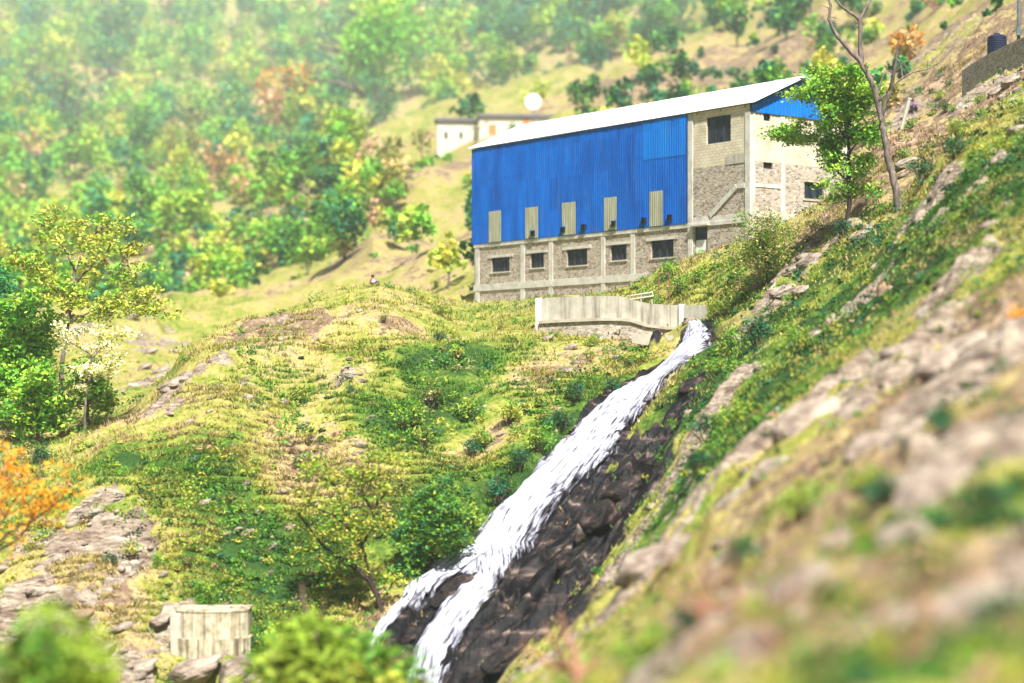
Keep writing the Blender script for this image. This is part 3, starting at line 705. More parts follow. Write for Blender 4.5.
# short wall over the outlet
SWT = [w3(683.6,305.3,116.8), w3(705.6,304.6,115.6)]; SWB = [w3(683.6,318,116.8), w3(705.6,319.5,115.6)]
OW = empty('outlet_wall', SWB[0], 0, 'short pale concrete wall over the top of the waterfall', 'wall')
ribbon('wall_panel', SWT, SWB, .3, M['stained'], OW)
ribbon('base_beam', [q + np.array([0, -.1, -.01]) for q in SWB], [q + np.array([0, -.1, -.22]) for q in SWB], .4, M['dark_bark'], OW)
# pale lip left of the outlet
LP = [w3(632,334,114.6), w3(652,334,114.2), w3(673,335.5,113.8)]; LB_ = [w3(632,343,114.6), w3(652,346,114.2), w3(673,349,113.8)]
LW = empty('concrete_lip', LB_[0], 0, 'low pale concrete lip beside the top of the waterfall', 'kerb')
ribbon('lip_block', LP, LB_, 1.2, M['pale_concrete'], LW)
# pale stacked rail behind the retaining wall
PR = empty('rail_fence', w3(628,297,120), 0, 'low pale pipe rail behind the retaining wall', 'railing')
for (a, b) in (((627,296.5),(652,292.5)), ((629,300),(654,296))):
    A_, B_ = w3(*a, 120.2) - w3(628,297,120), w3(*b, 120.0) - w3(628,297,120); MB().tube([A_, B_], .06).build('rail', M['pale_concrete'], PR)
for a in ((630,299),(641,297),(652,295)):
    A_ = w3(*a, 120.1) - w3(628,297,120); MB().tube([A_ + np.array([0,0,-.9]), A_ + np.array([0,0,.25])], .05).build('post', M['pale_concrete'], PR)

# ------------------------------------------------------------------ concrete pier, bottom left
c = pix1(212, 652); Yp = c[1]; k = Yp / F
cz = (HY - 652) * k
PI_ = empty('concrete_pier', (c[0], Yp, cz), 0, 'round fronted board marked concrete pier at the lower left', 'pier')
hw = 36 * k; h = 43 * k
def bowl(name, r0, z0, z1, mat, seg=26, hw=hw):
    m = MB(); arc = []
    for i in range(seg + 1):
        a = math.radians(188 + 164 * i / seg); j = .025 * ((i * 7919) % 5 - 2) / 2
        arc.append(((hw + r0 + j) * math.cos(a), (hw * .55 + r0 + j) * math.sin(a)))
    arc += [((hw + r0) * .97, 1.7), (-(hw + r0) * .97, 1.7)]; n = len(arc)
    for z in (z0, z1):
        for x, y in arc: m.v.append((x, y, z))
    for i in range(n): m.f.append((i, (i + 1) % n, n + (i + 1) % n, n + i))
    m.f.append(tuple(range(n, 2 * n))); m.f.append(tuple(reversed(range(n))))
    return m.build(name, mat, PI_)
bowl('pier_body', 0, h * .36, h * .965, M['board']); bowl('pier_base', .12, -2.0, h * .355, M['board']); bowl('pier_cap', .03, h * .967, h, M['board'])
MB().box(-hw - .16, -hw + .35, -.55, .4, -1.5, h * .92).build('corner_buttress', M['stained'], PI_, bevel=.03)

# ------------------------------------------------------------------ far houses, dish, pillar
def house(px0, px1, pyt, pyb, Y, label, doors, posts=()):
    k = Y / F; w = (px1 - px0) * k; h = (pyb - pyt) * k
    o = empty('hill_house', w3((px0 + px1) / 2, pyb, Y), math.radians(4), label, 'house', None)
    MB().box(-w / 2, w / 2, 0, 5, -3, h).build('wall', M['whitewash'], o)
    MB().poly([(-w/2 - .4, -.6, h + .02), (w/2 + .4, -.6, h + .02), (w/2 + .4, 2.5, h + 1.0), (-w/2 - .4, 2.5, h + 1.0)]).poly([(-w/2 - .4, 2.5, h + 1.0), (w/2 + .4, 2.5, h + 1.0), (w/2 + .4, 5.6, h + .02), (-w/2 - .4, 5.6, h + .02)]).poly([(-w/2 - .4, -.6, h), (-w/2 - .4, 5.6, h), (w/2 + .4, 5.6, h), (w/2 + .4, -.6, h)]).build('roof', M['slate'], o)
    for dx0, dx1, dy0, dy1 in doors:
        MB().box((dx0 - (px0 + px1) / 2) * k, (dx1 - (px0 + px1) / 2) * k, -.06, .05, (pyb - dy1) * k, (pyb - dy0) * k).build('door', M['orange_cloth'], o)
    for dx in posts:
        MB().box((dx - (px0 + px1) / 2) * k - .3, (dx - (px0 + px1) / 2) * k + .3, -.06, .05, .9, 2.3).build('window', M['glass'], o)
    return o
house(437,474,121,143,408,'low whitewashed house with dark roof, farthest left of the hamlet', [], (446, 461))
house(479,560,117,141,404,'long whitewashed house with orange doors behind the blue building', [(488.5,496,125,135),(523,529.5,118.5,127)], (508,))
c = w3(533, 102, 398); D_ = empty('satellite_dish', c - np.array([0, 0, 4.2]), 0, 'round white dish on a mast above the whitewashed houses', 'satellite dish')
dm = MB(); R_ = 1.7
for i in range(6):
    r = R_ * i / 5
    for kx in range(22): a = 2 * math.pi * kx / 22; dm.v.append((r * math.cos(a), -.30 * (i / 5) ** 2, 4.2 + r * math.sin(a)))
for i in range(5):
    for kx in range(22): dm.f.append((i * 22 + kx, i * 22 + (kx + 1) % 22, i * 22 + 22 + (kx + 1) % 22, i * 22 + 22 + kx))
do = dm.build('reflector', M['white_paint'], D_, smooth=True); mo = do.modifiers.new('thick', 'SOLIDIFY'); mo.thickness = .05
MB().tube([(0, .15, -2), (0, .12, 4.2)], .09).build('mast', M['pole'], D_); MB().tube([(0, -.02, 3.3), (0, -.75, 4.2)], .03).build('feed_arm', M['pole'], D_)
c = w3(563, 121, 393); P_ = empty('stone_pillar', c, 0, 'pale square pillar rising behind the white roof', 'pillar')
MB().box(-.3, .3, -.3, .3, -2, 1.9).build('shaft', M['whitewash'], P_, bevel=.03); MB().box(-.38, .38, -.38, .38, 1.902, 2.1).build('cap', M['pale_concrete'], P_)

# ------------------------------------------------------------------ upper right: boundary wall, tank, pole, slanting post
BWt = [w3(962,72,126), w3(975,63.5,124), w3(990,54.5,121.5), w3(1006,46.5,119), w3(1030,36,116), w3(1050,27,114)]
BWb = [w3(962,86,126), w3(975,85,124), w3(990,83,121.5), w3(1006,82,119), w3(1030,80,116), w3(1050,76,114)]
BW = empty('boundary_wall', BWb[0], 0, 'sloping grey rubble boundary wall high on the right hillside', 'wall')
ribbon('masonry', BWt, [q - np.array([0, 0, 1.5]) for q in BWb], .45, M['stone'], BW)
ribbon('coping', [q + np.array([0, -.04, .09]) for q in BWt], [q + np.array([0, -.04, .003]) for q in BWt], .53, M['stained'], BW)
c = w3(997, 52, 124.5); T_ = empty('water_tank', c - np.array([0, 0, .35]), .4, 'ribbed dark blue water tank behind the sloping boundary wall', 'water tank')
prof = [(.58, -.6)]; z = 0
for i in range(9): prof += [(.62, z), (.62, z + .085), (.56, z + .10), (.56, z + .13)]; z += .145
prof += [(.6, z), (.45, z + .12), (.2, z + .16)]
MB().lathe(prof, 24).build('tank_body', M['tank'], T_); MB().lathe([(.2, z + .16), (.2, z + .24), (.05, z + .27)], 16).build('lid', M['tank'], T_)
c = w3(1018, 60, 128); U_ = empty('utility_pole', c - np.array([0, 0, 1.0]), 0, 'grey green metal pole beside the dark water tank', 'pole')
MB().tube([(0, 0, -1), (.05, 0, 3.5), (.02, 0, 9)], [.13, .12, .09]).build('shaft', M['pole'], U_)
MB().box(-.16, .16, -.26, -.11, 2.6, 3.1).build('meter_box', M['pole'], U_); MB().box(-.9, .9, -.05, .05, 7.6, 7.75).build('crossarm', M['pole'], U_)
a = w3(901.5, 121, 113); b = w3(909.5, 99, 113); S_ = empty('slanting_post', a, 0, 'pale slanting post leaning beside the person in purple on the right slope', 'post')
MB().tube([(0, 0, -.5), b - a], .11, 6).build('shaft', M['pale_concrete'], S_); MB().tube([b - a + np.array([0,0,-.03]), b - a + np.array([.02, 0, .06])], .13, 6).build('cap', M['concrete'], S_)

# ------------------------------------------------------------------ people (tiny in the picture)
def person(loc, rz, label, joints, edges, radii, clothes, skin=M['skin']):
    o_me = bpy.data.meshes.new('person'); o_me.from_pydata(joints, edges, []); o = link('person', o_me, None)
    o.location = loc; o.rotation_euler.z = rz; tag(o, label, 'person')
    m = o.modifiers.new('skin', 'SKIN'); m.use_smooth_shade = True
    for i, r in enumerate(radii): o_me.skin_vertices[0].data[i].radius = (r, r)
    o_me.skin_vertices[0].data[0].use_root = True
    s = o.modifiers.new('sub', 'SUBSURF'); s.levels = 1; s.render_levels = 2
    o_me.materials.append(skin)
    for nm, mat, mb in clothes: mb.build(nm, mat, o, smooth=True)
    return o
def head_parts(hx, hy, hz):
    h = MB().lathe([(.02, hz - .03), (.10, hz - .01), (.125, hz + .05), (.10, hz + .115), (.03, hz + .14)], 14); h.v = [(x + hx, y + hy + .025, z) for x, y, z in h.v]; return h
# sitting figure on the right slope, facing the camera, knees up
J = [(0,.05,.12),(0,.07,.35),(0,.05,.55),(0,.02,.66),(0,0,.80),(.1,-.05,.12),(.13,-.38,.42),(.13,-.42,.02),(.13,-.55,0),(-.1,-.05,.12),(-.13,-.38,.40),(-.13,-.42,.02),(-.13,-.55,0),
     (.19,.03,.56),(.24,-.12,.36),(.14,-.34,.46),(-.19,.03,.56),(-.24,-.12,.36),(-.14,-.34,.46)]
Ed = [(0,1),(1,2),(2,3),(3,4),(0,5),(5,6),(6,7),(7,8),(0,9),(9,10),(10,11),(11,12),(2,13),(13,14),(14,15),(2,16),(16,17),(17,18)]
Ra = [.15,.14,.13,.055,.10,.10,.07,.045,.035,.10,.07,.045,.035,.06,.045,.03,.06,.045,.03]
def blouse(col_r=.19):
    m = MB().tube([(0,.06,.06),(0,.07,.35),(0,.05,.56),(0,.03,.66)], [.2, .19, .2, .09], 12)
    m.tube([(.17,.04,.58),(.25,-.1,.37),(.18,-.28,.44)], [.075,.06,.05], 8); m.tube([(-.17,.04,.58),(-.25,-.1,.37),(-.18,-.28,.44)], [.075,.06,.05], 8); return m
def trousers():
    m = MB()
    for s in (1, -1): m.tube([(.07*s,.05,.12),(.13*s,-.37,.43),(.13*s,-.42,.06)], [.125,.09,.075], 9)
    return m
c = pix1(913, 117); gzz = gz(c[0], c[1])
person((c[0], c[1], gzz - .02), .25, 'person in purple and pink clothes sitting beside the pale slanting post', J, Ed, Ra,
       [('tunic', M['purple'], blouse()), ('trousers', M['navy'], trousers()), ('hair', M['hair'], head_parts(0, 0, .80)), ('shawl', M['pink'], MB().tube([(.12,.02,.70),(.24,-.05,.45),(.22,-.16,.2),(.26,-.12,.05)], [.07,.085,.08,.05], 8))])
c = pix1(373, 288); gzz = gz(c[0], c[1])
person((c[0], c[1], gzz - .1), 1.1, 'person in lilac and red top and dark trousers sitting on the grassy ridge', J, Ed, Ra,
       [('shirt', M['lilac'], blouse()), ('trousers', M['navy'], trousers()), ('hair', M['hair'], head_parts(0, 0, .80)), ('scarf', M['red'], MB().tube([(-.1,.06,.72),(-.22,.02,.52),(-.2,-.1,.3)], [.07,.09,.06], 8))])

# ------------------------------------------------------------------ wire fence at the left edge
FE = empty('wire_fence', pix1(20, 488), 0, 'thin wire fence of slim posts behind the orange leaved tree', 'fence'); o = np.array(FE.location)
tops = []
for px_, pt, pb in ((-14,463,486),(4,464,487),(22,466,488),(40,472,490)):
    q = pix1(px_, pb); k = q[1] / F; q[2] = gz(q[0], q[1]); hh = 1.15
    MB().tube([q - o - np.array([0,0,.4]), q - o + np.array([0,0,hh])], .045, 6).build('post', M['grey_bark'], FE); tops.append((q - o, hh))
for fr in (.45, .9):
    MB().tube([q + np.array([0, -.05, hh * fr]) for q, hh in tops], .012, 4).build('wire', M['grey_bark'], FE)
# ------------------------------------------------------------------ foliage
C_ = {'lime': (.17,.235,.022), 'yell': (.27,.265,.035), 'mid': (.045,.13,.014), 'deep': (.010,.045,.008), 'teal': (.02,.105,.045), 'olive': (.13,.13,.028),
      'straw': (.40,.30,.13), 'orange': (.60,.25,.008), 'pinkb': (.34,.20,.13), 'fresh': (.085,.205,.018), 'brown': (.13,.08,.04), 'rust': (.34,.16,.03)}
def pal(rng, names, n, jit=.18):
    cols = np.array([C_[k] for k in names]); w = rng.integers(0, len(names), n)
    return cols[w] * 1.5 * (1 + rng.uniform(-jit, jit, (n, 1))) * (1 + rng.uniform(-.06, .06, (n, 3)))

def leaves(rng, C, size, tint, up=.35, aspect=.5):
    """one folded diamond leaf spray per centre"""
    n = len(C); d = rng.normal(size=(n, 3)); d[:, 2] *= .7; d /= np.linalg.norm(d, axis=1, keepdims=True)
    nrm = rng.normal(size=(n, 3)); nrm[:, 2] = np.abs(nrm[:, 2]) + up; s = np.cross(d, nrm); s /= np.linalg.norm(s, axis=1, keepdims=True) + 1e-9
    L_ = (size * rng.uniform(.6, 1.4, (n, 1)))
    V = np.stack([C - d * L_ * .5, C + s * L_ * aspect * .5 + d * L_ * .05, C + d * L_ * .5, C - s * L_ * aspect * .5 + d * L_ * .05], 1)
    return V.reshape(-1, 3), np.repeat(tint, 4, 0)

def leaf_mesh(name, V, T): return np_mesh(name, V, np.arange(len(V)).reshape(-1, 4), 4, T)

def grow(rng, start, d, length, rad, depth, spread=.6, up=.15, kids=(2, 3), bend=.18, out=None, tips=None, shrink=.68):
    if out is None: out, tips = [], []
    n = 5; pts = [np.array(start, float)]; d = np.array(d, float); d /= np.linalg.norm(d); rs = [rad]
    for i in range(n):
        d = d + rng.normal(size=3) * bend; d[2] += up * .25; d /= np.linalg.norm(d)
        pts.append(pts[-1] + d * length / n); rs.append(rad * (1 - .45 * (i + 1) / n))
    out.append((pts, rs))
    if depth <= 0: tips += pts[2:]; return out, tips
    for k in range(rng.integers(kids[0], kids[1] + 1)):
        i = rng.integers(2, n + 1) if k else n
        nd = d + rng.normal(size=3) * spread; nd[2] += up; grow(rng, pts[i], nd, length * shrink * rng.uniform(.8, 1.15), rs[i] * .75, depth - 1, spread, up, kids, bend, out, tips, shrink)
    return out, tips

def wood(name, branches, sides=6, minr=.012):
    m = MB()
    for pts, rs in branches: m.tube(pts, [max(r, minr) for r in rs], sides, cap=False)
    return m.mesh(name, True)

def clumps(rng, tips, per, spread, size, names, flat=.7, frac=1.0):
    tips = np.array(tips)
    if frac < 1: tips = tips[rng.random(len(tips)) < frac]
    ct = pal(rng, names, len(tips), .25)
    C = np.repeat(tips, per, 0) + rng.normal(size=(len(tips) * per, 3)) * np.array([spread, spread, spread * flat])
    T = np.repeat(ct, per, 0) * (1 + rng.uniform(-.15, .15, (len(C), 1)))
    return leaves(rng, C, size, T)

def root_at(px, py, sink=.1, Y=None):
    c = pix1(px, py); z = gz(c[0], c[1]); return np.array([c[0], c[1], z - sink]), c[1] / F

def px_tree(name, label, cat, basepx, lines, bark, leafspec, seed, depthj=.35, twigs=2, twig_len=.5, group=None, rad_scale=1., Y=None, tipmin=0, leaf_gain=1.):
    """a tree whose main limbs are measured in the picture, given real depth by leaning each limb towards or away from the viewer"""
    rng = np.random.default_rng(seed)
    if Y is None: loc, k = root_at(*basepx)
    else: loc = w3(*basepx, Y); k = Y / F
    root = empty(name, loc, 0, label, cat, group)
    br, tips = [], []; store = {}
    for li, (parent, pts, r0, r1) in enumerate(lines):
        P = np.array([((x - basepx[0]) * k, 0, (basepx[1] - y) * k) for x, y in pts])
        if parent is None: start = 0.; P[0, 2] -= .25
        else:
            pp = store[parent]; start = pp[np.abs(pp[:, [0, 2]] - P[0, [0, 2]]).sum(1).argmin(), 1]
        run = np.concatenate([[0], np.cumsum(np.linalg.norm(np.diff(P, axis=0), axis=1))])
        lean = rng.uniform(-depthj, depthj) if parent is not None else rng.uniform(-.08, .08)
        P[:, 1] = start + run * lean
        q = np.linspace(0, run[-1], max(4, int(run[-1] / .25))); S = np.stack([np.interp(q, run, P[:, j]) for j in range(3)], -1)
        S[1:-1] += rng.normal(size=(len(S) - 2, 3)) * .025
        store[li] = S; rs = np.linspace(r0, r1, len(S)) * k * rad_scale
        br.append((list(S), list(rs)))
        for i in range(max(2, int(len(S) * .35)), len(S)):
            if parent is not None or i > len(S) * .8: tips.append(S[i])
            for _ in range(twigs if (parent is not None or i > len(S) * .6) else 0):
                if rng.random() < .45:
                    d = rng.normal(size=3); d[2] += .35; b2, t2 = grow(rng, S[i], d, twig_len * rng.uniform(.6, 1.3), rs[i] * .4, 1, .7, .1, (1, 2), .2); br += b2; tips += t2
    link('trunk', wood('trunk', br), bark, root)
    if leafspec:
        V, T = clumps(rng, [t for t in tips if t[2] > tipmin], *leafspec); link('crown', leaf_mesh('crown', V, T * leaf_gain), M['leaf'], root)  # evenly scales the leaf colour of the whole crown
    return root

# --- dead leaning tree and the green tree beside the building
px_tree('bare_tree', 'tall leaning leafless tree with forked branches right of the green tree', 'tree', (899,212),
  [(None, [(899,212),(896,190),(889,160),(882,120),(877,92),(869,75),(863,63)], 3.9, 2.6),
   (0, [(863,63),(852,50),(838,33),(831,18),(833,4),(829,-12)], 2.6, 1.2), (0, [(863,63),(862,40),(863,19),(868,8),(873,-3),(880,-14)], 2.6, 1.2),
   (2, [(862,18),(852,10),(842,4),(836,-6)], 1.7, .7), (0, [(882,118),(886,104),(891,88),(894,68),(896,50)], 2.5, 1.5),
   (0, [(880,100),(890,92),(900,80),(915,72),(930,68),(944,60)], 1.4, .5), (0, [(877,95),(883,80),(890,66)], 1.1, .4), (5, [(905,77),(903,65),(905,58)], .7, .3), (4, [(893,75),(905,64),(910,52)], .6, .3)],
  M['grey_bark'], None, 5, .25, 1, .35)
px_tree('broadleaf_tree', 'leafy green tree with layered sprays in front of the building gable', 'tree', (848,226),
  [(None, [(848,226),(849,200),(849,170),(848,150),(847,120),(846,100)], 2.4, 1.2),
   (0, [(849,175),(838,160),(826,148),(812,138),(798,134),(786,136)], 1.2, .4), (0, [(849,150),(838,135),(826,120),(812,108),(800,100)], 1.2, .4), (0, [(848,135),(838,115),(830,98),(818,88)], 1.1, .4),
   (0, [(847,120),(852,105),(858,92),(850,82)], 1.1, .4), (0, [(849,160),(858,148),(866,138),(870,128)], 1.1, .4), (0, [(848,130),(858,118),(868,108),(872,98)], 1., .4), (0, [(849,190),(840,178),(832,168),(826,160)], 1., .4),
   (0, [(849,185),(860,176),(868,166)], .9, .4), (0, [(849,205),(840,196),(834,190)], .8, .3), (0, [(847,110),(838,96),(828,84),(834,78)], .9, .3), (0, [(849,208),(858,198),(868,192)], .8, .3), (0, [(848,140),(842,122),(842,104),(840,88)], .9, .3)],
  M['dark_bark'], (30, .34, .23, ['fresh', 'fresh', 'lime', 'lime', 'mid'], .5), 8, .6, 2, .55, leaf_gain=1.45)
# --- feathery bush below the gable
px_tree('feathery_bush', 'airy light green bush on the slope below the building corner', 'bush', (767,283),
  [(None, [(767,283),(767,265),(766,248)], 1.3, .7)] + [(0, [(767,270),(a, b), (c, d)], .6, .2) for a, b, c, d in ((755,252,742,240),(760,240,752,222),(766,235,764,210),(772,240,778,216),(780,250,790,236),(752,262,732,256),(784,258,800,250),(758,230,745,226),(776,232,784,226))],
  M['dark_bark'], (16, .32, .15, ['olive', 'lime', 'lime', 'straw', 'fresh'], .9), 12, .5, 2, .6)
# --- small dark stemmed tree by the stream
px_tree('small_tree', 'small dark branched tree with sparse yellow green leaves left of the waterfall', 'tree', (382,612),
  [(None, [(382,612),(378,596),(368,580),(352,566),(335,556)], 3.4, 2.2), (0, [(335,556),(322,546),(310,530),(297,514)], 2.0, .9), (0, [(372,585),(368,565),(362,545),(352,530),(338,516),(320,508)], 2.0, .9),
   (2, [(362,545),(372,530),(376,512),(378,498)], 1.6, .7), (2, [(350,528),(345,510),(340,492),(330,478)], 1.4, .5), (3, [(376,515),(366,500),(360,485),(350,470)], 1.3, .5), (3, [(377,505),(388,490),(392,470)], 1.2, .4),
   (5, [(360,485),(368,468),(372,455)], .9, .4), (1, [(312,532),(304,540),(298,548)], .9, .3), (0, [(345,562),(335,575),(330,585)], 1., .3), (4, [(335,485),(320,475),(308,470)], .8, .3), (0, [(380,602),(390,590),(394,575)], 1.2, .4)],
  M['dark_bark'], (12, .26, .20, ['yell', 'lime', 'yell', 'fresh'], .6), 21, .45, 2, .55)
# --- soft bush beside the waterfall
px_tree('soft_bush', 'soft rounded green bush on the left bank beside the waterfall', 'bush', (432,578),
  [(None, [(432,578),(430,560),(430,540)], 1.6, .9)] + [(0, [(430,560),(a, b), (c, d)], .8, .3) for a, b, c, d in ((418,540,412,520),(428,525,425,500),(440,525,446,504),(448,540,456,522),(420,555,404,545),(444,555,456,548),(434,515,436,492),(415,565,402,570))],
  M['dark_bark'], (17, .24, .22, ['mid', 'fresh', 'teal', 'fresh', 'lime'], .5), 23, .5, 2, .5)
# --- big umbrella tree and its neighbours on the left
px_tree('umbrella_tree', 'tall flat topped yellow green tree with forking grey trunk at left', 'tree', (62,436),
  [(None, [(62,436),(60,400),(61,360),(66,320),(70,290),(72,268)], 3.2, 1.8), (0, [(72,268),(66,250),(58,235),(46,222),(34,218)], 1.4, .5), (0, [(72,268),(78,250),(84,235),(92,224),(104,220)], 1.4, .5), (0, [(71,280),(86,266),(100,252),(116,244),(132,252)], 1.3, .5),
   (0, [(68,300),(50,285),(40,268),(28,255)], 1.2, .5), (2, [(80,245),(74,230),(68,218)], 1., .4), (3, [(104,250),(112,238),(122,228)], .9, .4), (0, [(66,320),(84,312),(104,304),(128,300),(150,302)], 1.1, .4), (7, [(128,300),(145,306),(162,314)], .8, .3),
   (7, [(100,305),(112,296),(128,288)], .7, .3), (4, [(40,268),(22,262),(6,258)], .8, .3), (3, [(118,246),(130,262),(136,278)], .7, .3)],
  M['grey_bark'], (12, .36, .26, ['yell', 'lime', 'yell', 'olive', 'fresh'], .35), 31, .55, 2, .7, leaf_gain=1.35)
for seed, bp, tops_, pal_, lab, per in (
  (33, (20,432), [(10,330),(22,300),(34,290),(40,320),(2,350),(-14,320),(30,350),(-10,370),(6,306),(44,345)], ['mid','fresh','lime','fresh'], 'dense green tree left of the umbrella tree', 12),
  (34, (38,440), [(30,400),(44,380),(56,395),(20,410),(50,370),(64,405),(36,375)], ['fresh','mid','lime'], 'bright green low tree under the umbrella tree', 13),
  (35, (88,430), [(80,400),(92,385),(104,395),(110,410),(84,370),(98,372)], ['mid','fresh','olive'], 'short green tree at the edge of the rock gully', 12),
  (37, (-6,420), [(-16,290),(-4,266),(8,280),(-20,330),(14,310),(0,340)], ['teal','teal','mid'], 'blue green tree at the left edge behind the dense green tree', 12)):
    lines = [(None, [bp, (bp[0], bp[1] - 30), ((bp[0] + tops_[0][0]) / 2, (bp[1] + min(t[1] for t in tops_)) / 2)], 2.4, 1.4)]
    for t in tops_: lines.append((0, [lines[0][1][2 if t[1] < bp[1] - 60 else 1], ((bp[0] + t[0]) / 2 + (t[0] - bp[0]) * .2, (bp[1] + t[1]) / 2 - 6), t], 1.1, .4))
    px_tree('broadleaf_tree', lab, 'tree', bp, lines, M['bark'], (per, .42, .34, pal_, .55), seed, .6, 2, .7, leaf_gain=1.6)
px_tree('flowering_tree', 'slim tree with pale creamy blossom in front of the rock gully', 'tree', (84,436),
  [(None, [(84,436),(86,400),(90,370),(92,352)], 1.5, .9), (0, [(92,352),(80,344),(68,338),(58,332)], .8, .3), (0, [(92,356),(104,344),(114,336),(122,330)], .8, .3), (0, [(91,362),(96,346),(98,330),(94,322)], .8, .3), (0, [(88,380),(108,362),(122,352)], .7, .3)],
  M['grey_bark'], (12, .26, .20, ['blos', 'blos', 'yell'], .6) if C_.setdefault('blos', (.62,.60,.36)) else None, 36, .5, 2, .5)
# rust leaved bush under it
px_tree('rust_bush', 'rust brown leaved bush among the green trees at left', 'bush', (36,408), [(None, [(36,408),(36,395),(37,380)], 1.2, .7)] + [(0, [(36,396),(a, b), (c, d)], .6, .3) for a, b, c, d in ((26,380,14,366),(32,372,26,350),(40,370,44,346),(48,380,58,362))], M['bark'], (18, .36, .24, ['rust', 'olive', 'olive', 'fresh'], .7), 39, .5, 2, .5)
# --- orange leaved tree leaning in from the left
px_tree('orange_tree', 'orange leaved tree with dark branches leaning in at the left edge', 'tree', (-60,640),
  [(None, [(-60,640),(-40,600),(-24,570),(-12,556)], 3.6, 2.6), (0, [(-12,556),(8,545),(22,532),(30,518),(40,505)], 1.7, .7), (0, [(-12,556),(0,538),(20,526),(45,512),(62,500),(80,494)], 1.6, .5), (0, [(-14,558),(-8,530),(5,514),(22,505),(34,492)], 1.6, .5),
   (2, [(30,522),(48,505),(60,492),(76,488)], .9, .3), (3, [(0,518),(12,500),(24,484),(40,478)], .9, .3), (2, [(45,512),(50,498),(58,484)], .8, .3), (3, [(-6,528),(-4,505),(2,486)], 1., .3), (0, [(-20,565),(-22,520),(-14,480),(2,462),(20,456)], 1.4, .4), (1, [(22,532),(38,528),(52,516)], .8, .3), (5, [(24,484),(10,478),(0,470)], .7, .3)],
  M['dark_bark'], (4, .16, .15, ['orange', 'orange', 'orange'], .5), 41, .4, 2, .45, Y=72)

# --- bushes: a few shapes, then copies, every one with a label of its own
def bush_mesh(seed, h, w, n, leaf, names, lobes=7):
    rng = np.random.default_rng(seed); th = rng.uniform(0, 2 * np.pi, lobes); rr = w * .33 * np.sqrt(rng.random(lobes))
    lc = np.stack([rr * np.cos(th), rr * np.sin(th), h * rng.uniform(.3, .72, lobes)], -1); lr = rng.uniform(.22, .36, lobes) * min(w, h)
    k = rng.integers(0, lobes, n); d = rng.normal(size=(n, 3)); d /= np.linalg.norm(d, axis=1, keepdims=True)
    C = lc[k] + d * (lr[k] * rng.uniform(.45, 1.12, n))[:, None] * np.array([1, 1, .9]); C[:, 2] = np.maximum(C[:, 2], .03)
    T = pal(rng, names, lobes, .3)[k] * (1 + rng.uniform(-.25, .25, (n, 1)))
    V, T = leaves(rng, C, leaf, T); br = []
    for i in range(lobes):
        b, _ = grow(rng, (0, 0, -.2), lc[i] + np.array([0, 0, .2]), np.linalg.norm(lc[i]) * 1.05, (.006 if seed == 67 else .03) * h, 1, .5, .1, (1, 2), .12); br += b
    return leaf_mesh('foliage', V, T), wood('stem', br, 5)
BUSH = {k: bush_mesh(*v) for k, v in {
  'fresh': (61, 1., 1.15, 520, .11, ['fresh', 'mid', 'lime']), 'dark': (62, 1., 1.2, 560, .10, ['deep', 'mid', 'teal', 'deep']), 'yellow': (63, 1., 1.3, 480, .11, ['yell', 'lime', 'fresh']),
  'olive': (64, .9, 1.3, 420, .10, ['olive', 'olive', 'straw', 'mid']), 'near': (67, 1., 1.1, 2200, .075, ['yell', 'lime', 'lime', 'fresh']), 'sparse': (65, 1.1, 1.1, 170, .13, ['lime', 'fresh', 'yell']), 'rust': (66, .9, 1.2, 380, .10, ['rust', 'orange', 'brown'])}.items()}  # the dark kind's deep leaves also paint shadow among the shrubs
for a, b in BUSH.values(): a.materials.append(M['leaf']); b.materials.append(M['bark'])
def bush(kind, px, py, hpx, label, group=None, Y=None, name='bush', wid=1.0, sink=.05):
    if Y is None: loc, k = root_at(px, py, sink)
    else:
        k = Y / F; X = (px - CX) * k; zg = gz(X, Y); loc = (X, Y, zg - .1); hpx = ((HY - py) * k - zg) / k
        print('near bush', label[:30], round(zg, 2), round((HY - zg / k), 1), round(hpx, 1))
    o = empty(name, loc, random.uniform(0, 6.28), label, 'bush', group); s = hpx * k; o.scale = (s * wid, s * wid, s)
    for nm, me in zip(('foliage', 'stem'), BUSH[kind]): link(nm, me, None, o)
    return o
